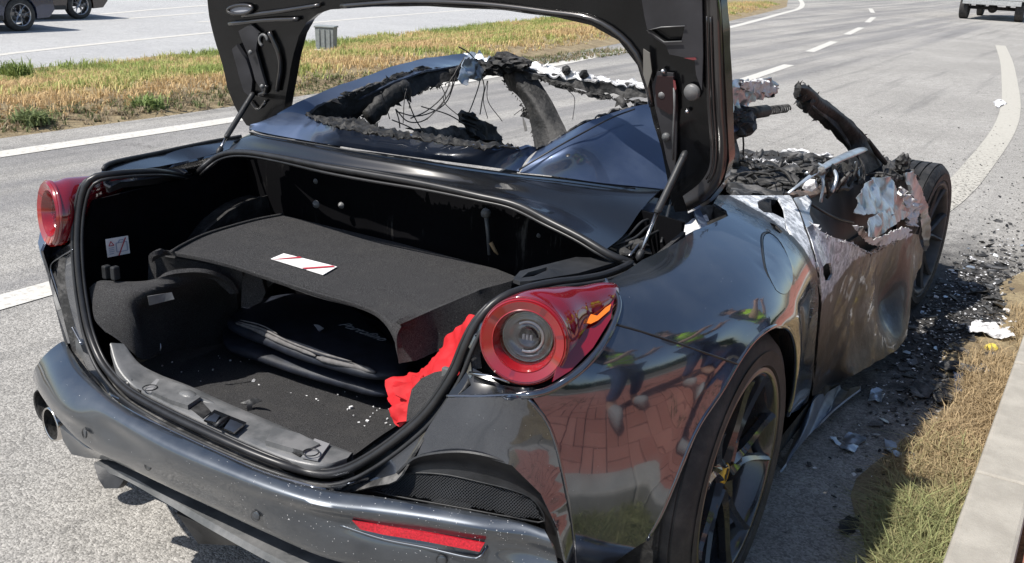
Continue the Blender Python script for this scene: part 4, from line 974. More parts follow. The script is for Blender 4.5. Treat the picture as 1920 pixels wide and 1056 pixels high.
patch('boot_back_wall', back, LINER, car, res=.06, crumple=.02, cscale=6, thick=.01, to=(0, -3, .7))
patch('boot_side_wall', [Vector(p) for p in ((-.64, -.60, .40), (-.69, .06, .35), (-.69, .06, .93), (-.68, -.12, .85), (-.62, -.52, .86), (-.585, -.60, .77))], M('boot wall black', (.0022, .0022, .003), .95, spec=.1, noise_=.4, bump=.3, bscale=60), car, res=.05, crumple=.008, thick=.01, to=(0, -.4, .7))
patch('boot_side_wall', [Vector(p) for p in ((.60, -.60, .38), (.72, .06, .35), (.72, .06, .90), (.69, -.12, .84), (.60, -.55, .84), (.55, -.60, .70))], CARPET, car, res=.05, thick=.01, to=(0, -.4, .7))
patch('boot_front_gutter', front[2:13]+[p+Vector((0, .08, -.03)) for p in front[2:13]][::-1], BLACKG, car, res=.03, thick=.004)
# shelf (carpeted box)
SZ = .745
s_top = Pz([(333, 462, SZ-.003), (380, 438, SZ), (430, 424, SZ), (483, 411, SZ), (530, 403, SZ), (640, 430, SZ), (753, 457, SZ), (873, 489, SZ), (930, 504, SZ), (975, 522, SZ), (950, 530, SZ), (880, 560, SZ), (820, 580, SZ), (765, 602, SZ-.004), (742, 604, SZ-.006), (715, 582, SZ-.004), (670, 566, SZ-.003), (600, 548, SZ), (520, 520, SZ), (430, 492, SZ), (350, 474, SZ), (318, 470, SZ-.003)])
shelf_c = M('shelf carpet', (.05, .05, .05), 1)
o = patch('parcel_shelf', s_top, CARPET, car, res=.025, thick=.012)
lip_t = Pz([(300, 478, SZ-.004), (318, 470, SZ-.003), (350, 474, SZ), (430, 492, SZ), (520, 520, SZ), (600, 548, SZ), (670, 566, SZ-.003), (715, 582, SZ-.004), (742, 604, SZ-.006), (752, 612, SZ-.01)])
def lip_low(lst): return [P(a, b, y=c_) for (a, b), c_ in lst]
lip_b = [P(px, py, y=t.y-.012) for (px, py), t in zip([(285, 492), (308, 480), (350, 484), (430, 502), (520, 532), (600, 557), (668, 577), (706, 594), (733, 625), (745, 655)], lip_t)]
loft('shelf_edge', [lip_t, [a.lerp(b, .5)+Vector((0, -.008, .006)) for a, b in zip(lip_t, lip_b)], lip_b], CARPET, car, n=60, m=9, thick=.012)
patch('shelf_side', Py([(752, 608, lip_t[-1].y), (820, 577, -0.405), (900, 543, -0.305), (960, 527, -0.205), (958, 545, -0.215), (905, 590, -0.315), (880, 605, -0.345), (860, 640, -0.375), (830, 655, -0.405), (780, 676, -0.450), (748, 682, -0.470), (743, 650, -0.475), (742, 620, -0.470)]), CARPET, car, res=.02, crumple=.004, thick=.012)
patch('shelf_cheek', Py([(279, 484, -0.425), (300, 476, -0.440), (312, 482, -0.440), (455, 506, -0.365), (455, 545, -0.345), (433, 552, -0.365), (400, 524, -0.385), (350, 518, -0.405), (277, 528, -0.435)]), CARPET, car, res=.03, thick=.012)
mb = MB(); mb.tube(cr(Pz([(322, 472, SZ+.002), (335, 463, SZ+.002), (380, 441, SZ+.003), (430, 425, SZ+.003), (483, 411, SZ+.003), (530, 402, SZ+.003)]), 30), .004, 6); mb.build('shelf_piping', CARPET, car)
# mound over the left wheel arch
mt = cr(Py([(167, 540, -.605), (185, 527, -.59), (230, 528, -.56), (277, 526, -.53), (330, 513, -.49), (385, 512, -.45), (425, 528, -.40), (443, 552, -.37)]), 40)
mm_ = cr(Py([(172, 570, -.62), (205, 552, -.612), (245, 553, -.598), (290, 542, -.55), (340, 528, -.47), (395, 528, -.37), (430, 548, -.28), (446, 575, -.22)]), 40)
mb_ = cr(Py([(195, 620, -.64), (225, 640, -.63), (262, 672, -.605), (300, 664, -.50), (350, 655, -.38), (400, 648, -.28), (425, 640, -.22), (440, 620, -.18)]), 40)
m2_ = cr(Py([(178, 600, -.635), (215, 595, -.63), (250, 598, -.607), (268, 588, -.55), (330, 575, -.43), (390, 575, -.30), (430, 590, -.22), (446, 605, -.18)]), 40)
loft('wheel_housing_carpet', [mt, mm_, m2_, mb_], CARPET, car, n=50, m=25, thick=.01)
patch('housing_label', Py([(277, 556, -.585), (322, 548, -.53), (327, 561, -.53), (280, 573, -.58)]), PLASTG, car, res=.02, thick=.002)
patch('shelf_post', Py([(455, 500, -0.355), (487, 507, -0.335), (498, 550, -0.325), (490, 567, -0.330), (470, 576, -0.345), (452, 576, -0.360)]), CARPET, car, res=.02, crumple=.003, thick=.03)
# tie-down ring, hinge latch bits
mb = MB(); rc = P(288, 650, y=-.50); mb.tube(ellipse(rc, (.022, .004, 0), (0, .006, .018), 24), .0022, 6, closed=True); mb.build('tie_down_ring', STEEL, car)
mb = MB(); mb.lathe([(0, .006), (.010, .005), (.014, 0)], P(268, 648, y=-.52), (.3, -1, .2), 16); mb.build('tie_down_mount', PLAST, car)
for a, b in ((200, 510), (216, 512)):
    mb = MB(); mb.box(tuple(P(a, b, y=-.57)), (.016, .02, .035)); mb.build('boot_clip', PLAST, car, False, .004)
# left bracket plate (grey, slotted)
patch('hinge_plate', Py([(195, 332, -.52), (205, 326, -.50), (300, 318, -.28), (345, 316, -.17), (352, 322, -.16), (335, 332, -.20), (260, 338, -.38), (225, 342, -.46), (208, 350, -.51), (198, 345, -.52)]), DECKP, car, res=.02, thick=.006, holes=[Py([(206, 340, -.50), (215, 333, -.48), (255, 330, -.385), (250, 335, -.39), (220, 338, -.47)])])
patch('hinge_bracket', Py([(208, 350, -.51), (225, 343, -.46), (350, 326, -.16), (365, 345, -.12), (330, 342, -.2), (230, 352, -.45), (205, 362, -.51), (196, 348, -.52)]), PLAST, car, res=.02, thick=.01)
patch('hinge_plate', Py([(962, 523, -.43), (975, 508, -.38), (1080, 482, -.18), (1150, 485, -.12), (1160, 490, -.14), (1085, 512, -.27), (1000, 526, -.42), (975, 528, -.44)]), PLAST, car, res=.015, thick=.008, holes=[Py([(978, 521, -.41), (990, 511, -.385), (1025, 501, -.33), (1030, 505, -.34), (1000, 518, -.395)])])
# sill trim with the latch
st_o = cr(Pz([(206, 646, .565), (220, 690, .525), (246, 722, .498), (300, 754, .492), (400, 802, .49), (500, 847, .49), (560, 868, .49), (610, 874, .49), (650, 862, .49)]), 60)
st_i = cr(Pz([(234, 646, .56), (262, 682, .52), (300, 703, .495), (350, 722, .49), (430, 758, .49), (520, 796, .49), (590, 826, .49), (630, 838, .49), (662, 850, .49)]), 60)
loft('sill_trim', [[p+Vector((0, 0, -.025)) for p in st_o], st_o, [p+Vector((0, .003, .003)) for p in st_o], [p+Vector((0, -.003, .003)) for p in st_i], st_i, [p+Vector((0, .006, -.07)) for p in st_i]], PLASTG, car, n=60, m=26, thick=.003, curved=False)
for pp in ([(284, 734), (300, 710), (345, 722), (376, 744), (352, 760), (320, 750)], [(498, 826), (513, 800), (560, 812), (600, 832), (570, 846), (540, 838)]):
    patch('sill_pad', [P(a, b, z=.505) for a, b in pp], PLASTG, car, res=.02, thick=.014)
patch('sill_recess', [P(a, b, z=.4955) for a, b in [(252, 724), (270, 714), (290, 712), (276, 728), (262, 734)]], CHAR, car, res=.02, thick=.002)
patch('sill_recess', [P(a, b, z=.4955) for a, b in [(545, 846), (566, 834), (584, 826), (578, 840), (562, 856)]], CHAR, car, res=.02, thick=.002)
patch('sill_recess', [P(a, b, z=.4955) for a, b in [(355, 764), (376, 750), (396, 772), (380, 784)]], CHAR, car, res=.02, thick=.002)
lump('sill_dome', P(352, 742, z=.50), .022, PLASTG, car, 1, sub=3, amp=.02, sc_=(1.2, .8, .5))
for pp in ([(270, 732), (294, 710), (316, 718), (298, 740)], [(566, 856), (590, 822), (618, 832), (596, 862)]):
    patch('striker_plate', [P(a, b, z=.500) for a, b in pp], M('striker grey', (.22, .22, .225), .4), car, res=.02, thick=.004)
for a, b in ((583, 848), (281, 727)):
    mb = MB(); mb.tube(ellipse(P(a, b, z=.506), (.016, 0, 0), (0, .016, 0), 24), .0015, 5, closed=True); mb.build('striker_ring', PLAST, car)
lt = bpy.data.objects.new('boot_latch', None); C.objects.link(lt); lt.parent = car
patch('latch_cup', [P(a, b, z=.502) for a, b in [(382, 788), (402, 768), (462, 792), (440, 814)]], BLACKG, lt, res=.02, thick=.003)
patch('latch_plate', [P(a, b, z=.507) for a, b in [(384, 787), (402, 775), (412, 779), (404, 792)]], STEEL, lt, res=.02, thick=.004)
patch('latch_plate', [P(a, b, z=.507) for a, b in [(420, 803), (432, 786), (456, 796), (438, 811)]], STEEL, lt, res=.02, thick=.004)
mb = MB(); mb.tube([P(404, 800, z=.507), P(414, 790, z=.514), P(428, 783, z=.508)], .005, 8); mb.build('latch_hook', PLAST, lt)
mb = MB(); mb.tube([P(414, 762, z=.49), P(380, 752, z=.49), P(360, 740, z=.487)], [.002, .012, .004], 8, flat=.6); mb.build('sill_bulge', PLASTG, lt)
mb = MB(); mb.lathe([(0, .014), (.012, .012), (.017, 0)], P(243, 722, z=.49), (0, -.5, 1), 12); mb.build('rubber_buffer', RUB, car)
mb = MB(); mb.box(tuple(P(839, 703, y=-.60)), (.022, .012, .03)); mb.build('boot_clip', PLASTG, car, False, .003)
# warning labels
wl = patch('warning_label', Pz([(508, 485, SZ+.004), (532, 475, SZ+.004), (632, 500, SZ+.004), (606, 515, SZ+.004)]), WHITE, car, res=.05, thick=.0015)
for pp in ([(512, 486), (517, 486), (566, 483), (562, 481)], [(566, 502), (572, 504), (628, 500), (624, 498)]):
    patch('red_stripe', [P(a, b, z=SZ+.006) for a, b in pp], INKR, wl, res=.05, thick=.0006)
wy = -.44
lab = Px([(198, 449, -.585), (240, 442, -.585), (244, 475, -.585), (202, 483, -.585)])
LA, LB, LD, LC = lab
wl2 = patch('warning_label', lab, WHITE, car, res=.05, thick=.0015)
def lp_(u, v, k=.003): return LA.lerp(LB, u).lerp(LC.lerp(LD, u) if False else (LC.lerp(LD, u)), v)+Vector((k, -k*.5, 0))
# label corners: A top-left, B top-right, D bottom-right, C bottom-left
LC, LD = lab[3], lab[2]
def lp_(u, v, k=.003): return LA.lerp(LB, u).lerp(LC.lerp(LD, u), v)+Vector((k, -k*.4, 0))
def strip_(a, b, w_, mat, par, k=.003):
    p, q2 = Vector(a), Vector(b); d = (q2-p); d = Vector((-d.y, d.x)).normalized()*w_
    patch('label_mark', [lp_(*(p+d), k), lp_(*(q2+d), k), lp_(*(q2-d), k), lp_(*(p-d), k)], mat, par, res=.05, thick=.0005)
for a, b in (((.42, .28), (.9, .28)), ((.9, .28), (.9, .78)), ((.9, .78), (.42, .78)), ((.42, .78), (.42, .28)), ((.52, .28), (.58, .14)), ((.58, .14), (.74, .14)), ((.74, .14), (.8, .28))): strip_(a, b, .018, INK, wl2)
strip_((.48, .98), (.86, .05), .022, INKR, wl2, .004)
for a, b in (((.08, .5), (.32, .5)), ((.08, .6), (.3, .6)), ((.08, .7), (.32, .7)), ((.08, .82), (.28, .82)), ((.1, .38), (.2, .14)), ((.2, .14), (.32, .38)), ((.1, .38), (.32, .38))): strip_(a, b, .016, INK if a[1] > .45 else INKR, wl2)
# back-wall fittings
mb = MB(); kp = P(911, 400, y=.02); mb.lathe([(0, .012), (.010, .009), (.014, 0), (.010, -.009), (0, -.012)], kp, (0, -1, 0), 14); mb.tube([kp, P(915, 440, y=.02), P(917, 478, y=.02)], [.006, .005, .004], 8); mb.build('pull_handle', PLASTG, car)
mb = MB(); mb.tube([P(920, 455, y=.02), P(928, 470, y=.02), P(934, 478, y=.02)], [.006, .005, .002], 6); mb.build('handle_tab', M('tan tab', (.25, .17, .09), .7), car)
for a, b, r_ in ((592, 340, .008), (640, 385, .010), (593, 383, .012), (250, 390, .006), (1010, 442, .006)):
    mb = MB(); mb.lathe([(0, r_), (r_*.8, r_*.5), (r_, 0)], P(a, b, y=.035), (0, -1, 0), 12); mb.build('liner_clip', PLASTG, car)
# --- roof rear, deck and buttresses
deck_lo = [p+Vector((0, .012, .004)) for p in front[1:13]]
deck_hi = Pz([(455, 262, .955), (467, 250, .97), (500, 256, .985), (600, 273, .99), (700, 290, .99), (800, 304, .99), (900, 318, .985), (973, 327, .98), (1060, 335, .975), (1150, 344, .965), (1240, 354, .955)])
DL = cr(deck_lo, 50); DH = cr(deck_hi, 50)
# gutter plus two raised strips
g1 = [a.lerp(b, .30)+Vector((0, 0, -.012)) for a, b in zip(DL, DH)]; g2 = [a.lerp(b, .62)+Vector((0, 0, .004)) for a, b in zip(DL, DH)]
loft('rear_deck', [DL, g1, g2, DH], BLACKG, car, n=60, m=13, thick=.006)
for k, r_ in ((.9, .002),):
    mb = MB(); mb.tube([a.lerp(b, k)+Vector((0, -.002, .006)) for a, b in zip(DL, DH)][2:-2], r_, 6); mb.build('deck_strip', PLAST, car)
# glossy lower band right of centre, between seal and deck
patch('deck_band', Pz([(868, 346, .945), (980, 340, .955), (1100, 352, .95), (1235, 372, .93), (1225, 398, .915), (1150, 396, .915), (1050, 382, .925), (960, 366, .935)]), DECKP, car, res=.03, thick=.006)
# hinge well on the right
patch('hinge_well', Pz([(1040, 405, .90), (1110, 440, .87), (1185, 488, .84), (1260, 448, .84), (1340, 410, .86), (1368, 400, .88), (1340, 382, .90), (1250, 385, .89), (1150, 398, .90)]), CHARG, car, res=.03, crumple=.012, thick=.005)
patch('hinge_well_ash', Pz([(1262, 440, .85), (1290, 418, .86), (1310, 395, .875), (1322, 398, .875), (1330, 412, .87), (1312, 428, .862), (1272, 450, .855)]), ASHW, car, res=.012, jag=.004, crumple=.006, thick=.003)
patch('hinge_brace', Pz([(1300, 396, .885), (1312, 392, .885), (1332, 432, .865), (1320, 438, .862)]), DECKP, car, res=.02, thick=.006)
for pts in ([(1150, 458, .88), (1180, 440, .89), (1205, 415, .91), (1225, 410, .91)], [(1145, 462, .875), (1190, 446, .885), (1215, 425, .90), (1240, 415, .90)], [(1160, 470, .87), (1200, 450, .88), (1240, 430, .89)], [(1180, 480, .87), (1205, 450, .88), (1230, 420, .89)], [(1240, 455, .87), (1252, 400, .90), (1265, 350, .95)], [(1243, 440, .87), (1258, 380, .91), (1275, 360, .94)]):
    mb = MB(); mb.tube(cr(Pz(pts), 14), .0032, 6); mb.build('hydraulic_line', STEEL if random.random() < .4 else PLAST, car)
lump('hinge_actuator', P(1195, 462, z=.87), .02, CHAR, car, 3, sub=2, sc_=(1.6, 1, .8)); lump('hinge_actuator', P(1170, 475, z=.865), .014, CHARG, car, 5, sub=2, sc_=(1.6, 1, .8))
# rear window surround: lower band with torn burnt edge
sur_lo = cr(Pz([(467, 242, .985), (500, 250, .99), (600, 268, .995), (700, 284, .997), (800, 298, .997), (900, 311, .995), (973, 321, .99)]), 50)
sur_hi = cr(Pz([(478, 233, 1.0), (530, 212, 1.03), (577, 217, 1.045), (640, 240, 1.05), (720, 252, 1.05), (817, 264, 1.05), (900, 277, 1.048), (960, 279, 1.045), (1012, 277, 1.04)]), 50)
sur_hi = [p+Vector((0, .010*noise.noise(Vector((i*.9, 0, 0))), .012*noise.noise(Vector((i*.8, 4, 0))))) if i > 12 else p for i, p in enumerate(sur_hi)]
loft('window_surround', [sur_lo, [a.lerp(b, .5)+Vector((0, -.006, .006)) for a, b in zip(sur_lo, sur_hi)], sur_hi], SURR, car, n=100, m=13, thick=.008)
# charred glass remnant edge
cg = Pz([(577, 215, 1.05), (600, 222, 1.05), (640, 224, 1.055), (680, 226, 1.06), (700, 238, 1.055), (740, 245, 1.055), (780, 252, 1.055), (830, 257, 1.055), (880, 266, 1.055), (940, 272, 1.05), (972, 279, 1.045), (900, 281, 1.046), (820, 269, 1.049), (720, 256, 1.049), (640, 244, 1.049), (600, 230, 1.047)])
patch('burnt_window_edge', [p+Vector((0, -.004, .004)) for p in cg], CHAR, car, res=.008, jag=.006, crumple=.010, cscale=80, thick=.003)
shards('burnt_shreds', cg[:11], 160, .022, CHAR, car, seed=1); shards('burnt_shreds', cg[:11], 60, .014, CHARG, car, seed=2)
# left buttress / roof rail, outer skin still painted, inner edge torn and charred
lb = Px([(467, 242, -.665), (510, 218, -.66), (557, 192, -.655), (640, 158, -.64), (733, 126, -.61), (800, 108, -.58), (867, 101, -.54), (905, 107, -.50), (905, 118, -.47), (880, 122, -.44), (850, 124, -.44), (800, 132, -.47), (740, 154, -.50), (690, 178, -.53), (640, 204, -.56), (600, 222, -.59), (577, 216, -.60), (530, 214, -.63)])
o = patch('roof_buttress', lb, DECKP, car, res=.018, thick=.006, crumple=.004, cscale=5)
li = Px([(577, 217, -.58), (620, 190, -.56), (660, 178, -.545), (700, 160, -.53), (750, 142, -.51), (790, 130, -.49), (830, 128, -.46), (868, 132, -.42), (862, 146, -.42), (830, 158, -.44), (800, 168, -.46), (770, 178, -.48), (740, 190, -.50), (715, 200, -.51), (700, 212, -.52), (660, 222, -.55), (620, 226, -.57)])
patch('charred_roof_lining', li, CHAR, car, res=.012, jag=.008, crumple=.010, cscale=24, thick=.012)
patch('charred_roof_rail', Px([(600, 208, -.585), (660, 172, -.565), (730, 144, -.535), (790, 124, -.50), (812, 124, -.49), (810, 134, -.485), (760, 150, -.51), (700, 176, -.54), (640, 205, -.57)]), ASHW if False else CHARG, car, res=.012, jag=.008, crumple=.012, cscale=40, thick=.008)
# charred strut behind it
mb = MB(); mb.tube(cr(Px([(690, 222, -.50), (712, 200, -.49), (735, 180, -.48), (765, 165, -.47)]), 14), [.02+.008*noise.noise(Vector((i*.9, 1, 1))) for i in range(14)], 7, flat=1.6); mb.build('charred_strut', CHAR, car)
mb = MB(); mb.tube(cr(Px([(840, 140, -.45), (880, 128, -.43), (905, 122, -.41)]), 12), [.022+.006*noise.noise(Vector((i*.9, 1, 4))) for i in range(12)], 7); mb.build('charred_strut', CHAR, car)
# roof crest: crumpled grey metal and charred clot
patch('roof_remnant', Py([(862, 105, 1.0), (890, 101, 1.0), (925, 106, 1.0), (960, 112, 1.0), (1000, 118, 1.0), (975, 130, .98), (940, 128, .96), (915, 138, .95), (895, 146, .94), (880, 150, .93), (866, 160, .93), (856, 140, .95), (842, 130, .96)]), ALU, car, res=.014, jag=.014, crumple=.03, cscale=22, thick=.006)
for (a, b, r_, s_) in ((925, 128, .035, 1), (950, 116, .04, 2), (965, 122, .035, 3), (905, 133, .02, 4), (980, 118, .022, 5)):
    lump('charred_clot', P(a, b, y=.92), r_, CHAR, car, s_, sc_=(1.5, 1, .75))
# transverse beam running right, white ash on top, torn lower flange
beam = Py([(965, 118, .95), (1000, 128, .96), (1060, 138, .97), (1130, 150, .98), (1200, 160, .99), (1290, 172, 1.0), (1380, 186, 1.0)])
patch('roof_beam', Py([(962, 122, .95), (1010, 134, .96), (1080, 146, .97), (1150, 156, .98), (1215, 163, .99), (1300, 172, 1.0), (1300, 200, 1.0), (1215, 184, .99), (1150, 178, .98), (1080, 166, .97), (1010, 150, .96), (975, 140, .95)]), CHARG, car, res=.014, jag=.010, crumple=.012, cscale=20, thick=.012)
patch('roof_beam_ash', Py([(975, 112, .97), (1020, 120, .98), (1070, 130, 1.0), (1120, 144, 1.0), (1180, 152, 1.02), (1220, 160, 1.02), (1220, 166, .985), (1150, 157, .975), (1080, 148, .965), (1010, 137, .955), (985, 128, .955)]), ASHW, car, res=.012, jag=.012, crumple=.018, cscale=40, thick=.006)
patch('roof_beam_flange', Py([(1015, 147, .955), (1050, 158, .96), (1100, 170, .97), (1160, 184, .98), (1200, 190, .985), (1160, 192, .98), (1120, 184, .97), (1090, 176, .965), (1060, 168, .96), (1030, 158, .955)]), CHAR, car, res=.008, jag=.014, crumple=.012, cscale=40, thick=.004)
for (a, b) in ((1062, 132), (1095, 140)): lump('charred_clot', P(a, b, y=.97), .016, CHAR, car, a, sub=2)
mb = MB(); mb.tube(Py([(1160, 182, .98), (1172, 202, .98), (1166, 206, .98)]), [.016, .012, .003], 6); mb.build('beam_tab', CHARG, car)
# centre pillar (charred, broad)
pil = [Py([(937, 132, .95), (950, 160, .95), (975, 185, .93), (990, 215, .90), (998, 250, .86), (1003, 282, .82)]), Py([(962, 126, .92), (975, 160, .91), (1000, 190, .89), (1018, 222, .86), (1030, 255, .83), (1035, 282, .80)]), Py([(1000, 134, .95), (1015, 158, .95), (1035, 190, .93), (1050, 220, .90), (1062, 245, .86), (1072, 282, .82)])]
loft('charred_pillar', pil, CHAR, car, n=40, m=17, thick=.03)
patch('pillar_bracket', Py([(965, 132, .93), (1000, 138, .92), (1022, 143, .91), (1010, 150, .92), (975, 150, .93)]), CHARG, car, res=.012, jag=.005, crumple=.008, thick=.01)
patch('pillar_shred', Py([(977, 203, .90), (984, 228, .89), (988, 245, .88), (984, 246, .88), (980, 226, .89)]), CHARG, car, res=.01, jag=.004, thick=.002)
# headrest/seat remnant seen through the window
patch('seat_remnant', Px([(865, 210, -.45), (880, 209, -.45), (930, 240, -.42), (942, 262, -.40), (900, 262, -.42), (880, 240, -.44), (866, 226, -.45)]), CHAR, car, res=.015, jag=.008, crumple=.02, cscale=30, thick=.02)
for k_, pts in enumerate(([(868, 212), (928, 240)], [(866, 222), (930, 252)], [(870, 230), (935, 262)])):
    mb = MB(); mb.tube(Px([(a, b, -.44) for a, b in pts]), .008, 6, flat=.5); mb.build('seat_slat', CHARG, car)
patch('door_top_remnant', Px([(760, 242, -.55), (800, 238, -.52), (862, 236, -.48), (900, 250, -.46), (945, 262, -.42), (960, 278, -.40), (900, 275, -.42), (830, 262, -.48)]), CHARG, car, res=.018, jag=.012, crumple=.03, cscale=22, thick=.01)
shards('burnt_shreds', Px([(620, 190, -.56), (700, 160, -.53), (790, 130, -.49), (868, 132, -.42)]), 120, .03, CHAR, car, seed=3)
shards('burnt_shreds', Px([(620, 226, -.57), (700, 212, -.52), (770, 178, -.48), (830, 158, -.44), (870, 146, -.42)]), 130, .028, CHAR, car, 1.0, seed=4)
shards('burnt_shreds', Py([(880, 125, .93), (930, 122, .93), (975, 120, .93)]), 130, .035, CHAR, car, .2, seed=5)
shards('burnt_shreds', Py([(1010, 146, .955), (1080, 168, .965), (1150, 185, .975), (1215, 192, .98)]), 170, .026, CHAR, car, 1.2, seed=6)
shards('ash_shreds', Py([(980, 120, .97), (1060, 134, .98), (1150, 152, 1.0), (1215, 160, 1.0)]), 120, .025, ASHW, car, -.2, seed=7)
shards('burnt_shreds', Py([(940, 150, .93), (975, 190, .92), (995, 230, .89), (1003, 270, .85)]), 60, .025, CHAR, car, .5, seed=8)
# hanging wires
def wire(pts, r_=.0022, mat=WIRE): mb = MB(); mb.tube(cr(pts, 30), r_, 5); mb.build('hanging_wire', mat, car)
for pts in ([(880, 108), (858, 135), (850, 160), (838, 190), (815, 208), (780, 218), (745, 210)], [(872, 106), (852, 140), (845, 170), (825, 198), (795, 226), (765, 228), (742, 205)],
            [(880, 108), (845, 150), (835, 175), (800, 208), (770, 222)], [(902, 138), (898, 160), (888, 190), (880, 210)], [(903, 140), (908, 165), (904, 190), (900, 215)],
            [(750, 160), (765, 190), (780, 225), (798, 252)], [(742, 205), (748, 225), (750, 240)], [(735, 225), (760, 235), (780, 245)], [(860, 88), (880, 100), (900, 125), (903, 138)], [(880, 108), (870, 125), (866, 152)], [(790, 200), (840, 215), (870, 232)]):
    wire([P(a, b, x=-.46+.0009*(a-740)*.4) for a, b in pts])
patch('roof_shred', Px([(872, 108, -.38), (894, 110, -.37), (906, 132, -.36), (900, 146, -.36), (882, 148, -.36), (871, 161, -.36), (860, 148, -.37), (864, 125, -.38)]), ALU, car, res=.010, jag=.006, crumple=.02, cscale=30, thick=.002)

# right buttress: glossy blue-grey, rising to the burnt roof stub behind the boot lid
b_lo = cr(Pz([(975, 323, .99), (1050, 332, .985), (1120, 342, .975), (1200, 350, .965), (1262, 356, .955)]), 40)
b_up = cr([P(1012, 277, z=1.04), P(1067, 247, z=1.075), P(1100, 230, z=1.10), P(1160, 208, z=1.12), P(1212, 196, z=1.13), P(1300, 200, z=1.11), P(1400, 235, z=1.05)], 40)
b_mid = [P(1000, 300, z=1.01)]
mids = cr([P(993, 300, z=1.018), P(1060, 285, z=1.045), P(1120, 270, z=1.06), P(1190, 255, z=1.07), P(1240, 270, z=1.05), P(1290, 300, z=1.01)], 40)
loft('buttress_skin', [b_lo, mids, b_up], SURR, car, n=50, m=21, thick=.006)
mb = MB(); mb.tube(cr([p+Vector((0, -.0, .002)) for p in (P(973, 320, z=.995), P(1040, 280, z=1.05), P(1100, 247, z=1.09), P(1150, 221, z=1.115), P(1190, 206, z=1.13))], 30), .0022, 6); mb.build('panel_gap', RUB, car)
mb = MB(); mb.lathe([(0, .001), (.0045, .001), (.006, 0)], P(1065, 291, z=1.047), (0, -.6, 1), 12); mb.build('buttress_plug', RUB, car)
bb = cr([P(1008, 279, z=1.04), P(1067, 247, z=1.075), P(1100, 228, z=1.10), P(1160, 206, z=1.12), P(1212, 193, z=1.13)], 40)
patch('burnt_buttress_edge', bb+[p+Vector((.0, .03, -.006)) for p in bb[::-1]], CHARG, car, res=.012, jag=.010, crumple=.012, cscale=30, thick=.004)
# roof stub right of the lid: whitened metal, coil end and charred lump
patch('roof_stub', Px([(1340, 158, .60), (1375, 150, .60), (1410, 153, .60), (1440, 147, .60), (1455, 160, .59), (1456, 172, .58), (1440, 182, .58), (1410, 192, .58), (1385, 205, .58), (1366, 218, .59), (1340, 215, .60)]), ALU, car, res=.012, jag=.010, crumple=.025, cscale=24, thick=.004)
patch('roof_stub_ash', Px([(1390, 156, .61), (1430, 148, .61), (1450, 158, .60), (1458, 168, .60), (1436, 176, .60), (1415, 172, .60), (1398, 170, .60)]), ASHW, car, res=.010, jag=.008, crumple=.02, cscale=40, thick=.004)
for a, b, r_, sc3 in ((1380, 232, .05, (1, 1.3, .8)), (1398, 225, .03, (1, 1.2, .7)), (1372, 214, .035, (1, 1.2, .6)), (1440, 178, .014, (1.5, 1, .6)), (1388, 205, .02, (1.5, 1, .5))): lump('charred_clot', P(a, b, x=.58), r_, CHARG, car, a, sc_=sc3)
cs, ce = P(1408, 212, x=.58), P(1476, 203, x=.56); L_ = (ce-cs); ax_ = L_.normalized(); u_ = ax_.orthogonal().normalized(); v_ = ax_.cross(u_)
mb = MB(); mb.tube([cs-L_*.12, cs+L_*.38], .020, 10); mb.build('spring_seat', CHAR, car)
mb = MB(); mb.tube([cs+L_*(.36+.64*i/160)+(u_*math.cos(i*.40)+v_*math.sin(i*.40))*.012 for i in range(161)], .0030, 5); mb.build('coil_spring', CHARG, car)
mb = MB(); mb.tube(Px([(1392, 240, .58), (1394, 270, .58), (1393, 300, .58)]), .003, 5); mb.build('hanging_wire', WIRE, car)
mb = MB(); mb.tube(Px([(1384, 248, .58), (1378, 268, .58)]), .003, 5); mb.build('hanging_wire', WIRE, car)
# black fabric roof-edge strip just right of the lid (dark vertical)
mb = MB(); mb.tube(cr(Pz([(1370, 262, .88), (1376, 285, .84), (1372, 305, .82)]), 10), .025, 8, flat=.6); mb.build('charred_strut', CHAR, car)

# --- cockpit wreckage
CK = [Pz([(1366, 290, .72), (1400, 284, .74), (1440, 282, .76), (1480, 284, .77), (1530, 296, .77), (1560, 306, .76), (1595, 300, .76), (1560, 330, .74), (1500, 352, .74), (1480, 366, .76), (1420, 366, .78), (1366, 368, .80)])]
patch('dashboard_remnant', CK[0], CHARG, car, res=.016, jag=.02, crumple=.022, cscale=14, thick=.02)
patch('cockpit_floor', [Vector(p) for p in ((-.85, .35, .30), (.80, .35, .30), (.84, 2.2, .34), (.6, 3.0, .40), (-.85, 3.0, .35))], CHAR, car, res=.10, crumple=.08, cscale=8, thick=.02, to=(0, 0, 5))
patch('burnt_bulkhead', [Vector(p) for p in ((-.68, .14, .3), (.70, .14, .3), (.68, .12, .90), (0, .10, .95), (-.66, .12, .90))], CHAR, car, res=.06, crumple=.03, thick=.01, to=(0, 4, 1))
for k in range(120):
    a = random.uniform(1372, 1600); b = random.uniform(296, 362)
    if b < 296+(a-1500)*.12 or b > 368-(a-1480)*.2: continue
    zz_ = random.uniform(.70, .79); pc = P(a, b, z=zz_)
    if random.random() < .5: lump('charred_clot', pc, random.uniform(.010, .035), CHAR if random.random() < .6 else CHARG, car, k, sub=2, sc_=(random.uniform(.8, 2), random.uniform(.8, 2), .6))
    else:
        mb = MB(); d = Vector((random.gauss(0, 1), random.gauss(0, 1), random.gauss(0, .35))).normalized(); mb.tube(cr([pc-d*random.uniform(.04, .1), pc+Vector((0, 0, .02)), pc+d*random.uniform(.04, .1)], 8), random.uniform(.003, .009), 6, flat=random.choice((1, 2.2))); mb.build('wreck_strut', CHARG if random.random() < .7 else CHAR, car)
patch('module_box', Pz([(1412, 328, .79), (1436, 320, .79), (1490, 328, .79), (1500, 336, .78), (1490, 350, .76), (1430, 344, .76)]), CHARG, car, res=.02, crumple=.006, thick=.04)
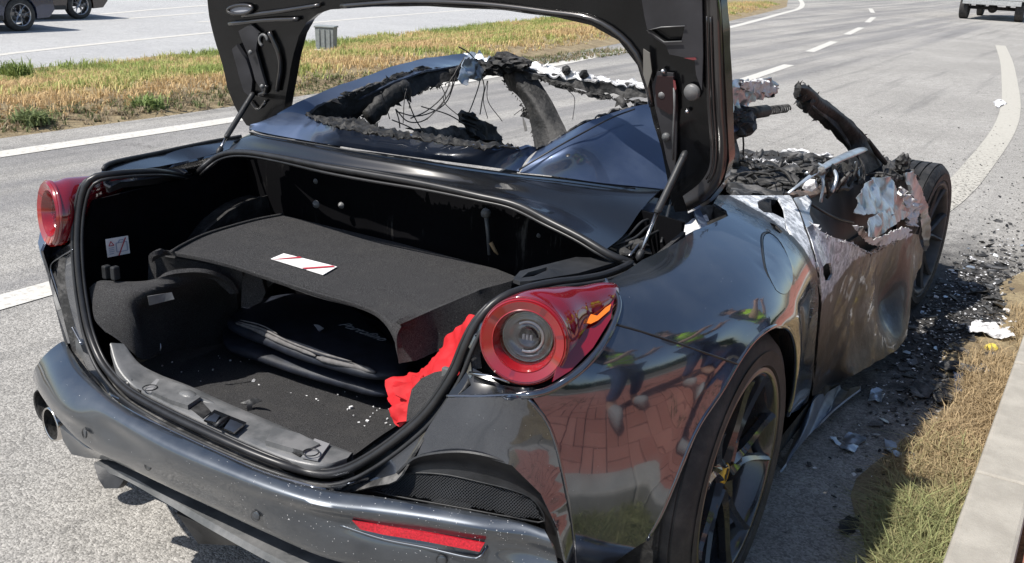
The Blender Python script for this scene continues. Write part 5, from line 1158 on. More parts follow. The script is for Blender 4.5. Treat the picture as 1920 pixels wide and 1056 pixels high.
# ash-white strip beyond (far dash top / cowl)
patch('white_ash_strip', Pz([(1456, 286, .70), (1470, 278, .72), (1500, 284, .72), (1540, 290, .72), (1572, 296, .72), (1570, 306, .70), (1520, 298, .69), (1480, 292, .69)]), ASHW, car, res=.014, jag=.02, crumple=.02, cscale=30, thick=.01)
# left and front remains of the shell, low
patch('left_door', [Vector((-.93, y, z)) for y, z in ((.72, .20), (2.0, .20), (2.05, .52), (1.7, .50), (1.4, .56), (1.0, .60), (.74, .66))], CHAR, car, res=.06, jag=.03, crumple=.03, thick=.02, to=(-5, 1, 1))
patch('bonnet_remnant', [Vector(p) for p in ((-.80, 2.2, .50), (-.2, 2.25, .56), (.5, 2.3, .58), (.80, 2.4, .56), (.82, 3.2, .46), (.5, 3.55, .36), (0, 3.65, .32), (-.5, 3.55, .34), (-.84, 3.2, .42))], CHAR, car, res=.06, jag=.04, crumple=.06, cscale=6, thick=.01, to=(0, 2, 9))
patch('front_bumper_remnant', [Vector(p) for p in ((-.8, 3.3, .15), (-.4, 3.62, .15), (.3, 3.66, .15), (.78, 3.35, .15), (.80, 3.3, .42), (.3, 3.6, .36), (-.4, 3.58, .36), (-.82, 3.25, .42))], CHAR, car, res=.06, jag=.03, crumple=.04, thick=.01, to=(0, 9, 0))

# --- A-pillar, leaning back, charred
ap = [Px([(1490, 165, .60), (1505, 159, .60), (1527, 170, .60), (1540, 183, .61), (1567, 200, .64), (1590, 220, .68), (1613, 243, .72), (1638, 273, .75), (1658, 303, .77)]),
      Px([(1494, 172, .60), (1507, 195, .59), (1513, 205, .59), (1523, 220, .60), (1547, 238, .62), (1567, 258, .65), (1590, 282, .69), (1596, 305, .73), (1606, 335, .76)])]
mid_ = [a.lerp(b, .5)+Vector((.025, -.01, .01)) for a, b in zip(cr(ap[0], 30), cr(ap[1], 30))]
pj = [p+Vector((0, .008*noise.noise(Vector((i*1.3, 2, 2))), .014*noise.noise(Vector((i*1.1, 0, 5))))) for i, p in enumerate(cr(ap[0], 30))]
pk = [p+Vector((0, .008*noise.noise(Vector((i*1.3, 7, 2))), .014*noise.noise(Vector((i*1.1, 6, 5))))) for i, p in enumerate(cr(ap[1], 30))]
loft('windscreen_pillar', [pj, mid_, pk], CHAR, car, n=40, m=13, thick=.03)
loft('pillar_face', [[p+Vector((.012, -.012, 0)) for p in cr([P(1516, 196, x=.60), P(1550, 218, x=.63), P(1580, 240, x=.66), P(1600, 268, x=.69)], 20)], [p+Vector((.012, -.012, 0)) for p in cr([P(1524, 208, x=.60), P(1548, 224, x=.63), P(1570, 246, x=.66), P(1592, 276, x=.69)], 20)]], CHARG, car, n=20, m=7, curved=False, thick=.006)
for a, b, r_ in ((1500, 178, .022), (1512, 190, .03), (1520, 198, .025), (1497, 170, .014), (1512, 206, .012)): lump('charred_clot', P(a, b, x=.59), r_, CHAR, car, a, sub=2)
mb = MB(); mb.tube(Px([(1628, 262, .76), (1645, 288, .78), (1660, 306, .80)]), [.006, .012, .010], 6); mb.build('pillar_trim', CHAR, car)
shards('burnt_shreds', pj, 26, .03, CHAR, car, 0, seed=9); shards('burnt_shreds', pk, 24, .025, CHARG, car, .8, seed=10)
shards('burnt_shreds', Px([(1366, 300, .75), (1440, 290, .7), (1500, 300, .7), (1600, 310, .75)]), 60, .03, CHARG, car, 0, seed=11)
shards('ash_shreds', Pz([(1376, 310, .75), (1420, 300, .76), (1500, 310, .77), (1570, 318, .76)]), 90, .03, ASHW, car, 0, seed=21)
for k in range(14):
    a = random.uniform(1372, 1590); b = random.uniform(292, 350); wire(cr([P(a, b, z=.78), P(a+random.uniform(-30, 30), b-random.uniform(2, 12), z=.83), P(a+random.uniform(-50, 50), b+random.uniform(-6, 14), z=.78)], 8), .0018, random.choice((WIRE, CHARG)))
for k in range(9):
    a = random.uniform(700, 1150); wire([P(a, 150+abs(a-900)*.12, x=-.40), P(a+random.uniform(-15, 15), 185, x=-.40), P(a+random.uniform(-30, 30), random.uniform(200, 235), x=-.41)], .0015)
# brace tube running down to the shut line
mb = MB(); mb.tube(cr([P(1618, 280, x=.76), P(1560, 305, x=.80), P(1520, 330, x=.82), P(1478, 362, x=.80)], 16), [.018, .020, .020, .021, .021, .020, .019, .018, .017, .016, .014, .012, .010, .008, .006, .005], 8, flat=.45); mb.build('door_top_rail', ALU, car)
# pointed mirror base/clot right
lump('mirror_remnant', P(1693, 305, x=.86), .032, CHARG, car, 11, sc_=(.8, .8, 1.1)); lump('mirror_remnant', P(1685, 320, x=.84), .035, CHAR, car, 12, sc_=(1.2, 1, .5))
patch('cowl_remnant', Px([(1640, 300, .72), (1668, 300, .80), (1690, 312, .84), (1712, 322, .88), (1725, 333, .90), (1700, 335, .88), (1670, 330, .86), (1645, 325, .80), (1625, 330, .76)]), CHARG, car, res=.02, jag=.01, crumple=.03, cscale=20, thick=.012)
patch('scuttle_remnant', Px([(1590, 300, .70), (1640, 296, .74), (1652, 330, .78), (1640, 350, .80), (1600, 340, .80), (1560, 342, .80), (1540, 335, .80)]), CHAR, car, res=.02, jag=.015, crumple=.05, cscale=16, thick=.01)
for k in range(34):
    a = random.uniform(1515, 1650); b = random.uniform(318, 350); pc = P(a, b, x=random.uniform(.74, .84)); mb = MB()
    d = Vector((random.gauss(0, .3), random.gauss(0, 1), random.gauss(0, .7))).normalized()
    if random.random() < .35: lump('charred_clot', pc, random.uniform(.008, .022), random.choice((CHAR, CHARG, CHARG, ASHW)), car, k+50, sub=2)
    else: mb.tube(cr([pc-d*.05, pc+Vector((.01, 0, .015)), pc+d*random.uniform(.03, .07)], 8), random.uniform(.002, .006), 6); mb.build('wreck_strut', random.choice((CHARG, CHAR, ALU)), car)

# --- right door: outer skin burnt through at the top
d_out = SS([(1490, 376), (1512, 366), (1520, 376), (1514, 405), (1527, 423), (1545, 436), (1557, 443), (1580, 450), (1600, 457), (1615, 466), (1630, 473), (1645, 466), (1657, 460), (1680, 450), (1703, 437), (1722, 440)])
d_out += [P(1731, 470, x=.94), P(1727, 500, x=.945), P(1715, 530, x=.955), P(1709, 560, x=.97), P(1704, 600, x=.98), P(1700, 628, x=.99), P(1683, 655, x=.985), P(1660, 668, x=.97), P(1627, 687, x=.945), P(1598, 704, x=.925)]
d_out += SS([(1560, 722), (1521, 742), (1527, 700), (1533, 650), (1538, 600), (1540, 560), (1537, 528), (1533, 500), (1524, 465), (1512, 430), (1500, 395)])
door = bpy.data.objects.new('door', None); C.objects.link(door); door.parent = car
def dburn(v):
    x, y, z = v; return .46+max(0, min(.6, (z-(.56-.10*max(0, y-1.3)))/.16))+.25*max(0, 1-abs(y-2.0)/.25)*max(0, min(1, (z-.25)/.3))+.12*max(0, 1-abs(y-.85)/.2)
hp = SS([(1543, 500), (1548, 494), (1558, 493), (1562, 502), (1562, 515), (1556, 526), (1546, 527), (1543, 515)])
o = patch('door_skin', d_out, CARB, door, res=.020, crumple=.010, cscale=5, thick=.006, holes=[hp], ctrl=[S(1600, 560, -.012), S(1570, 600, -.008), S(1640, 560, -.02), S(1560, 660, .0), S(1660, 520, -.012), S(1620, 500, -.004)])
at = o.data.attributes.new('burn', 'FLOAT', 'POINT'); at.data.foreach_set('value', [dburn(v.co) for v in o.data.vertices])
hc = sum(hp, Vector())/len(hp); patch('handle_recess', [hc+(p-hc)*1.1+Vector((-.03, 0, 0)) for p in hp], CHAR, door, res=.02, thick=.004)
shards('ash_shreds', SS([(1514, 410), (1527, 424), (1557, 444), (1600, 458), (1632, 474), (1660, 461), (1703, 438)], .003), 130, .022, ASHW, door, .2, seed=12)
shards('burnt_shreds', SS([(1514, 412), (1557, 446), (1600, 460), (1632, 476), (1660, 463), (1703, 440)], .002), 70, .02, CHAR, door, .2, seed=13)
# inner frame of the door: dark grey sheet behind the burnt opening
patch('door_inner_sheet', SS([(1512, 372), (1560, 352), (1600, 345), (1625, 352), (1640, 380), (1660, 420), (1650, 475), (1600, 470), (1550, 450), (1510, 425)], -.05), M('grey door sheet', (.045, .043, .045), .6, noise_=.25, nscale=12, bump=.2, bscale=90), door, res=.03, crumple=.006, thick=.004)
mb = MB(); mb.tube(cr([S(1516, 380, -.045), S(1545, 398, -.045), S(1570, 410, -.045), S(1600, 418, -.045)], 16), .004, 6); mb.build('door_cable', RUB, door)
patch('door_top_edge', SS([(1472, 364), (1515, 368), (1560, 358), (1600, 350), (1598, 342), (1560, 346), (1520, 354), (1480, 358)], -.02), M('scorched door edge', (.16, .12, .10), .6, col2=(.05, .045, .04), mscale=20, bump=.4, bscale=60), door, res=.014, jag=.006, crumple=.012, cscale=20, thick=.01)
patch('door_corner_plate', SS([(1488, 372), (1514, 366), (1522, 378), (1518, 400), (1524, 420), (1512, 428), (1503, 405)], -.004), ALU, door, res=.016, crumple=.006, thick=.004)
# curled aluminium sheets
patch('curled_sheet', [S(1604, 398, .01), S(1610, 370, .02), S(1622, 346, .03), S(1640, 332, .03), S(1668, 334, .03), S(1684, 352, .02), S(1694, 376, .02), S(1702, 395, .01), S(1690, 402, .01), S(1660, 404, .03), S(1640, 402, .03), S(1616, 402, .02)], ALU, door, res=.012, jag=.004, crumple=.03, cscale=9, thick=.003, ctrl=[S(1650, 370, -.06), S(1672, 380, -.05)])
patch('curled_sheet', [S(1634, 408, .04), S(1650, 398, .03), S(1680, 392, .02), S(1704, 398, .01), S(1702, 406, .02), S(1670, 426, .05), S(1640, 448, .05), S(1630, 444, .05), S(1632, 424, .05)], ALU, door, res=.010, jag=.002, crumple=.012, cscale=12, thick=.003, ctrl=[S(1665, 410, .075)])
patch('curled_sheet', [S(1600, 424, .01), S(1618, 424, .02), S(1626, 438, .02), S(1638, 450, .02), S(1680, 432, .02), S(1700, 424, .02), S(1710, 432, .02), S(1690, 448, .02), S(1650, 462, .01), S(1630, 458, .01), S(1610, 440, .01)], ASHW, door, res=.009, jag=.006, crumple=.010, cscale=18, thick=.003)
patch('curled_sheet', [S(1682, 350, .01), S(1700, 362, .0), S(1715, 380, .0), S(1722, 400, .0), S(1720, 420, .0), S(1706, 424, .0), S(1700, 400, .0), S(1692, 376, .0)], ASHW, door, res=.009, jag=.010, crumple=.035, cscale=28, thick=.003)
0 and patch('torn_skin_edge', [S(a, b, .004) for a, b in ((1512, 410), (1527, 424), (1557, 444), (1600, 458), (1632, 475), (1660, 462), (1700, 446), (1690, 460), (1660, 480), (1630, 492), (1600, 478), (1560, 462), (1530, 445), (1514, 428))], ASHW, door, res=.008, jag=.008, crumple=.004, cscale=30, thick=.003)
mb = MB(); mb.tube(cr(SS([(1484, 370), (1497, 395), (1510, 430), (1522, 465), (1532, 500), (1536, 530), (1538, 560), (1535, 620), (1530, 680), (1523, 735)], -.003), 50), .0032, 6); mb.build('shut_line', CHAR, car)
# dark wall behind the door and quarter so nothing shows through
patch('door_shut_wall', [Vector((.86, y, z)) for y, z in ((.5, .15), (2.15, .15), (2.1, .60), (1.6, .62), (1.0, .66), (.5, .70))], CHAR, car, res=.1, thick=.02, to=(5, 1, 1))

# --- sill skirt, heat-warped, blue-grey
sk = [[p+Vector((.012, 0, 0)) for p in SS([(1456, 872), (1480, 826), (1500, 784), (1519, 749), (1545, 734), (1570, 720), (1598, 705)])], [P(a, b, z=c_) for a, b, c_ in ((1462, 884, .105), (1482, 858, .09), (1505, 830, .08), (1530, 802, .07), (1561, 770, .065), (1590, 746, .06), (1612, 730, .055))]]
sk = [cr(sk[0], 30), cr(sk[1], 30)]
smid = [a.lerp(b, .5)+Vector((.006+.008*math.sin(i*.9)*(i > 10), 0, 0)) for i, (a, b) in enumerate(zip(*sk))]
loft('side_skirt', [sk[0], smid, sk[1]], SILLM, car, n=60, m=13, thick=.006)
patch('sill_inner', [Vector((.86, y, z)) for y, z in ((.36, .09), (1.8, .09), (1.8, .25), (.36, .30))], CHAR, car, res=.08, thick=.02, to=(5, 1, 0))

# --- front wing remnant arching over the wheel
fw = [S(1712, 322, .0), S(1722, 340, .0), S(1735, 370, .01), S(1743, 400, .02), S(1745, 430, .02), S(1742, 452, .02), S(1738, 472, .02), S(1730, 470, .0), S(1730, 440, .0), S(1727, 410, .0), S(1716, 375, .0), S(1704, 345, .0), S(1698, 325, 0)]
patch('front_wing_remnant', fw, ALU, car, res=.012, jag=.006, crumple=.012, cscale=14, thick=.005)
patch('wing_inner', [p+Vector((-.04, .02, 0)) for p in (S(1690, 320), S(1715, 340), S(1735, 400), S(1735, 470), S(1700, 440), S(1690, 380))], CHAR, car, res=.03, crumple=.02, thick=.01)

# --- wheels
wheel('wheel', car, (.812, .0, .354), .354, .285, .262)
wheel('wheel', car, (-.812, .0, .354), .354, .285, .262, detail=False).rotation_euler = (0, 0, math.pi)
fwh = wheel('wheel', car, (.79, 2.74, .335), .345, .25, .262, burnt=True, rimmat=M('burnt wheel alloy', (.05, .05, .052), .5, noise_=.3), steer=math.radians(-4))
w4 = wheel('wheel', car, (-.80, 2.70, .335), .335, .25, .262, burnt=True, detail=False, rimmat=CHARG); w4.rotation_euler = (0, 0, math.pi)

# --- boot lid, open: an arch of two legs and a top bar, thick shell
LP0 = Vector((.76, .127, .968)); LN = (0, 1, .24)
lid = bpy.data.objects.new('boot_lid', None); C.objects.link(lid); lid.parent = car
def LD_(lst, d=0):
    base = LP0+Vector(LN).normalized()*d
    return [PL(a, b, LN, base) for a, b in lst]
lid_o = [(478, 240), (462, 235), (448, 215), (440, 198), (428, 165), (420, 132), (410, 98), (399, 60), (392, 30), (388, -12), (392, -40), (440, -64), (700, -80), (960, -72), (1200, -60), (1330, -48), (1350, -20), (1356, 60), (1360, 130), (1364, 220), (1368, 300), (1358, 340), (1332, 372), (1292, 396), (1266, 398), (1256, 372), (1250, 330), (1240, 280), (1226, 232), (1214, 180), (1195, 122), (1160, 76), (1110, 48), (1040, 32), (940, 19), (800, 12), (700, 13), (620, 18), (596, 26), (575, 42), (560, 68), (551, 100), (545, 130), (540, 160), (533, 205), (505, 222)]
LIDM = M('boot lid inner black', (.003, .0033, .004), .25, 0, .35, .08, spec=.3, noise_=.4, nscale=10)
patch('lid_inner_panel', LD_(lid_o), LIDM, lid, res=.03, thick=.035, curve=False, crumple=.004, cscale=7)
# outer skin beyond, slightly larger
# rounded painted right flank
fl = cr(LD_([(1338, -45), (1346, 12), (1350, 100), (1354, 200), (1358, 290), (1348, 335), (1324, 366), (1288, 390)], -.012), 40)
fl2 = cr(LD_([(1352, -45), (1357, 12), (1362, 100), (1366, 200), (1371, 295), (1362, 344), (1334, 378), (1290, 400)], .03), 40)
fl0 = cr(LD_([(1318, -45), (1320, 12), (1322, 100), (1326, 200), (1332, 285), (1328, 318), (1310, 345), (1280, 368)], -.004), 40)
LIDP = M('boot lid edge paint', (.03, .028, .028), .3, .3, 1, .06, noise_=.2)
loft('lid_flank', [fl0, fl, fl2], LIDP, lid, n=60, m=13, thick=.004)
for k_ in (.25, .5):
    mb = MB(); mb.tube([a.lerp(b, k_)+Vector((0, -.006, 0)) for a, b in zip(fl0, fl)][6:34], .002, 6); mb.build('lid_flank_rib', LIDP, lid)
LIDG = M('boot lid dark trim', (.030, .030, .034), .55, noise_=.3, nscale=14)
patch('lid_upper_trim', LD_([(1195, -50), (1315, -50), (1318, 100), (1316, 170), (1305, 140), (1302, 112), (1255, 102), (1248, 84), (1236, 78), (1215, 62), (1208, 30)], -.012), LIDG, lid, res=.03, thick=.006, holes=[LD_([(1213, 56), (1240, 51), (1284, 49), (1278, 77), (1245, 79)], -.012)])
mb = MB(); mb.tube(LD_([(1284, 49), (1240, 51), (1213, 57), (1245, 79), (1278, 78)], -.016), .0014, 5); mb.build('notch_edge', PLASTG, lid)
patch('lid_recess_plate', LD_([(1232, 135), (1262, 138), (1270, 200), (1268, 290), (1262, 340), (1250, 300), (1240, 250), (1228, 200), (1222, 160)], -.010), LIDG, lid, res=.03, thick=.006)
for a, b, r_, m_ in ((1298, 173, .0185, PLASTG), (1245, 133, .006, STEEL), (1243, 177, .009, PLASTG), (1250, 256, .010, PLASTG), (1290, 208, .005, STEEL)):
    mb = MB(); mb.lathe([(0, .010), (r_*.85, .009), (r_, .005), (r_*1.05, 0)], LD_([(a, b)], -.008)[0], Vector(LN)*-1, 24); mb.build('lid_fastener', m_, lid)
patch('lid_bracket', LD_([(1232, 143), (1262, 145), (1268, 170), (1270, 210), (1256, 215), (1232, 200), (1228, 165)], -.016), M('dull red primer', (.018, .007, .008), .6), lid, res=.03, thick=.006)
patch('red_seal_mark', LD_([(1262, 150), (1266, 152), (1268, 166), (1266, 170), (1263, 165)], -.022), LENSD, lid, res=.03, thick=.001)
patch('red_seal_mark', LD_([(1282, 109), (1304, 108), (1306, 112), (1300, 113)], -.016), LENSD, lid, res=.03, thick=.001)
patch('lid_stay_plate', LD_([(1206, 92), (1218, 100), (1222, 135), (1214, 165), (1206, 140)], -.020), M('stay plate', (.17, .165, .15), .5), lid, res=.02, thick=.003)
mb = MB(); mb.tube(LD_([(1264, 165), (1265, 200), (1263, 240), (1262, 300)], -.018), .003, 6); mb.build('lid_cable', PLASTG, lid)
# left leg details
patch('lid_recess_plate', LD_([(448, 58), (470, 45), (486, 62), (480, 95), (500, 165), (492, 172), (478, 150), (466, 110)], -.010), LIDG, lid, res=.025, crumple=.006, thick=.008)
patch('lid_rib', LD_([(436, 92), (444, 84), (462, 112), (472, 150), (470, 182), (458, 172), (448, 140)], -.012), LIDG, lid, res=.025, crumple=.006, thick=.012)
mb = MB(); mb.tube(ellipse(LD_([(494, 76)], -.014)[0], (.016, 0, 0), (0, 0, .016), 20)[:15], .0045, 6); mb.build('lid_hook', PLASTG, lid)
mb = MB(); mb.tube(ellipse(LD_([(450, 18)], -.012)[0], (.05, 0, .006), (0, 0, .012), 20), .005, 6, closed=True); mb.build('lid_opening_edge', LIDP, lid)
patch('lid_opening', ellipse(LD_([(450, 18)], -.010)[0], (.048, 0, .006), (0, 0, .011), 20), SILVER, lid, res=.02, thick=.001)
for pts, r_ in (([(455, 30), (520, 22), (600, 10)], .006), ([(430, 45), (500, 38), (560, 36)], .006), ([(505, 60), (525, 110), (520, 170)], .007), ([(470, 190), (482, 205), (498, 190)], .004), ([(486, 178), (498, 172), (500, 160)], .006)):
    mb = MB(); mb.tube(cr(LD_(pts, -.008), 14), r_, 8); mb.build('lid_rib', LIDP, lid)
for a, b in ((470, 98), (492, 162)):
    mb = MB(); mb.lathe([(0, .006), (.006, .005), (.007, 0)], LD_([(a, b)], -.016)[0], Vector(LN)*-1, 12); mb.build('lid_fastener', PLASTG, lid)
mb = MB(); mb.tube(cr(LD_([(640, 12), (760, 4), (900, 8), (1020, 22), (1120, 40), (1185, 90), (1212, 150), (1222, 200)], -.006), 40), .007, 8); mb.build('lid_inner_bead', LIDP, lid)

# gas struts
def strut(a, m_, b, tube_r=.0082, rod_r=.0042):
    g = bpy.data.objects.new('gas_strut', None); C.objects.link(g); g.parent = car
    mb = MB(); mb.tube([a, m_], rod_r, 10); mb.build('strut_rod', STEEL, g)
    mb = MB(); mb.tube([m_, m_.lerp(b, .04), m_.lerp(b, .045), b], [tube_r*.8, tube_r*1.05, tube_r, tube_r], 14); sharp(mb.build('strut_cylinder', PLAST, g), 40)
    for p in (a, b): mb = MB(); mb.lathe([(0, .016), (tube_r*.9, .010), (tube_r*1.1, 0), (tube_r*.9, -.010), (0, -.016)], p, (b-a).normalized(), 12); mb.build('strut_joint', PLAST, g)
strut(P(1200, 478, y=-.085), P(1231, 400, y=-.02), P(1282, 293, y=.06))
strut(P(412, 282, y=-.07), P(424, 258, y=-.03), P(472, 180, y=.09))

# ------------------------------------------------------------ loose things in the boot
bag = thing('garment_bag', 'dark folded garment bag with grey piping lying under the boot shelf', 'bag', (0, 0, 0))
def slab(name, top, h, mat, parent, bulge=.012):
    """soft slab under a top outline"""
    t = cr(top, 72, True); c_ = sum(t, Vector())/len(t); rows = []
    for k, dz in ((.0, bulge), (.5, bulge*.9), (.86, bulge*.5), (.97, -.002), (1.0, -h*.4), (.985, -h*.8), (.93, -h)):
        rows.append([c_+(p-c_)*k+Vector((0, 0, dz)) if k else c_+Vector((0, 0, bulge)) +(p-c_)*.001 for p in t])
    o = loft(name, rows, mat, parent, n=72, m=37, thick=0, closed=True, face_cam=False); fin(o); return o
z1 = .465; z2 = .52
slab('lower_fold', Pz([(416, 628, z1), (430, 648, z1), (480, 664, z1), (556, 690, z1), (634, 712, z1), (718, 732, z1), (780, 716, z1), (800, 690, z1), (780, 640, z1), (640, 575, z1), (520, 566, z1), (440, 590, z1)]), .026, BAGM, bag)
slab('upper_fold', Pz([(424, 598, z2), (440, 612, z2), (500, 636, z2), (560, 660, z2), (640, 684, z2), (700, 698, z2), (760, 696, z2), (770, 670, z2), (740, 640, z2), (640, 565, z2), (540, 548, z2), (460, 568, z2)]), .026, BAGM, bag, .008)
for pts, r_ in (([(432, 640, .455), (452, 646, .458), (500, 662, .458), (556, 684, .458), (600, 698, .455), (634, 708, .455), (680, 718, .455), (722, 724, .455)], .011), ([(442, 606, .525), (470, 614, .525), (520, 638, .525), (570, 658, .525), (592, 668, .525)], .007), ([(592, 670, .52), (630, 680, .52), (670, 688, .52), (704, 698, .52)], .008), ([(446, 603, .535), (490, 616, .535), (540, 640, .535), (600, 662, .535), (660, 678, .535)], .003), ([(450, 600, .54), (490, 610, .54), (520, 626, .538)], .002)):
    mb = MB(); c_ = cr(Pz(pts), 30); mb.tube(c_, [r_*(.35+.65*min(1, min(i, 29-i)/4))*(1+.12*noise.noise(Vector((i*.7, r_*99, 0)))) for i in range(30)], 8); mb.build('piping', BAGP, bag)
patch('bag_buckle', Pz([(588, 608, .537), (597, 609, .54), (607, 615, .54), (598, 620, .537)]), SILVER, bag, res=.02, thick=.003)
fc = bpy.data.curves.new('bag_script', 'FONT'); fc.body = 'Portofino'; fc.size = .040; fc.shear = .4; fc.extrude = .0003
tmp = bpy.data.objects.new('tmp', fc); C.objects.link(tmp); dg = bpy.context.evaluated_depsgraph_get(); me = bpy.data.meshes.new_from_object(tmp.evaluated_get(dg)); bpy.data.objects.remove(tmp)
a_ = P(633, 609, z=.534); b_ = P(716, 640, z=.534); dirx = (b_-a_); ang = math.atan2(dirx.y, dirx.x); wid = max(v.co.x for v in me.vertices)
me.transform(Matrix.Scale(dirx.length/wid, 4)); me.transform(Matrix.Rotation(ang, 4, 'Z')); me.transform(Matrix.Translation(a_+Vector((0, 0, 0)))); me.materials.append(SILVER)
o = bpy.data.objects.new('embroidered_script', me); C.objects.link(o); o.parent = bag

red = thing('red_cloth', 'bright red cloth bag crumpled in the right rear corner of the boot', 'cloth bag')
patch('cloth', Py([(722, 724, -.50), (728, 712, -.49), (738, 704, -.48), (760, 699, -.47), (790, 697, -.46), (812, 694, -.45), (816, 655, -.44), (830, 640, -.45), (856, 620, -.47), (880, 600, -.50), (895, 590, -.53), (893, 620, -.575), (878, 660, -.59), (850, 705, -.60), (800, 712, -.58), (780, 740, -.57), (770, 785, -.59), (752, 800, -.60), (738, 792, -.59), (736, 770, -.575), (726, 748, -.53)]), REDC, red, res=.009, crumple=.024, cscale=17, thick=.002, curve=True, ctrl=Py([(760, 730, -.55), (840, 670, -.52)]))
for pp, s_ in (([(736, 716, -.53), (770, 706, -.52), (800, 704, -.52), (785, 722, -.555), (765, 745, -.575), (745, 745, -.57)], 4), ([(738, 765, -.59), (760, 752, -.60), (768, 765, -.61), (764, 786, -.615), (748, 796, -.61)], 6)):
    patch('cloth_fold', Py(pp), REDC, red, res=.010, crumple=.022, cscale=30, thick=.003, seed=s_)
patch('side_flap', Py([(762, 792, -.625), (764, 762, -.62), (771, 730, -.61), (790, 709, -.60), (815, 698, -.595), (840, 694, -.60), (836, 722, -.62), (815, 752, -.63), (790, 776, -.64)]), CARPET, car, res=.015, crumple=.002, thick=.01)
cl = patch('plastic_fragment', Pz([(450, 756, .435), (470, 748, .445), (478, 746, .45), (490, 752, .45), (474, 760, .43), (472, 774, .415), (464, 774, .415), (463, 758, .435)]), PLAST, None, res=.01, crumple=.006, cscale=60, thick=.003)
tag(cl, 'broken black plastic bracket lying on the boot carpet behind the sill', 'plastic fragment')
mb = MB()
for k in range(150):
    a = random.uniform(290, 760); b = random.uniform(660, 850)
    if not inside((a, b), [(262, 682), (410, 645), (720, 735), (740, 800), (650, 850), (330, 720)]): continue
    c_ = P(a, b, z=.412); s_ = random.uniform(.0012, .0032)*(2 if random.random() < .06 else 1); rt = Matrix.Rotation(random.uniform(0, 3), 3, 'Z') @ Matrix.Rotation(random.uniform(0, 1), 3, 'X'); mb.box(tuple(c_), (s_*1.6, s_, s_), rt)
stuff(mb.build('glass_crumbs', ASHW, None, False), 'white glass and ash crumbs scattered on the boot carpet', 'debris')

# ------------------------------------------------------------ debris on the road
def scatter(name, n, fn, mat, smin, smax, lab, flat=.3):
    mb = MB()
    for k in range(n):
        x, y = fn(); s_ = random.uniform(smin, smax)*(2.2 if random.random() < .04 else 1)
        rt = Matrix.Rotation(random.uniform(0, 6.28), 3, 'Z') @ Matrix.Rotation(random.gauss(0, .35), 3, 'X')
        h = s_*flat; pts = []; kk = random.randint(4, 6)
        for i in range(kk):
            a = 2*math.pi*i/kk+random.uniform(-.3, .3); r_ = s_*random.uniform(.5, 1.1); pts.append(rt @ Vector((math.cos(a)*r_, math.sin(a)*r_*.7, random.uniform(-.3, .3)*h))+Vector((x, y, h*.6+.003)))
        top = [p+Vector((0, 0, h)) for p in pts]; fs = [tuple(range(kk))[::-1], tuple(range(kk, 2*kk))]+[(i, (i+1) % kk, (i+1) % kk+kk, i+kk) for i in range(kk)]
        mb.add(pts+top, fs)
    stuff(mb.build(name, mat, None, False), lab, 'debris')
def near_door(): return (random.gauss(1.12, .16), random.gauss(2.75, .75))
def clipx(f, lo=.92):
    def g():
        while True:
            x, y = f()
            if x > lo and (x < 1.36 or y > 2.6) and y > .5: return x, y
    return g
scatter('charcoal_debris', 1500, clipx(near_door), CHAR, .002, .011, 'black charcoal crumbs on the road beside the burnt door and front wheel')
scatter('burnt_flakes', 110, clipx(near_door), CHARG, .02, .05, 'larger grey flakes of burnt composite beside the door', .06)
scatter('foil_flakes', 50, clipx(near_door), ALU, .012, .035, 'silvery foil flakes beside the door', .08)
scatter('ash_flakes', 1100, clipx(near_door), ASHW, .002, .010, 'white ash flakes on the road beside the burnt door and front wheel', .15)
scatter('grey_debris', 500, clipx(near_door), CHARG, .005, .022, 'grey flakes of burnt composite on the road beside the door', .15)
scatter('road_crumbs', 900, lambda: (random.uniform(-1.2, 1.35) if random.random() < .5 else random.uniform(.4, 1.3), 3.4+abs(random.gauss(0, 3.5))), CHAR, .002, .009, 'black crumbs scattered over the lane ahead of the car')
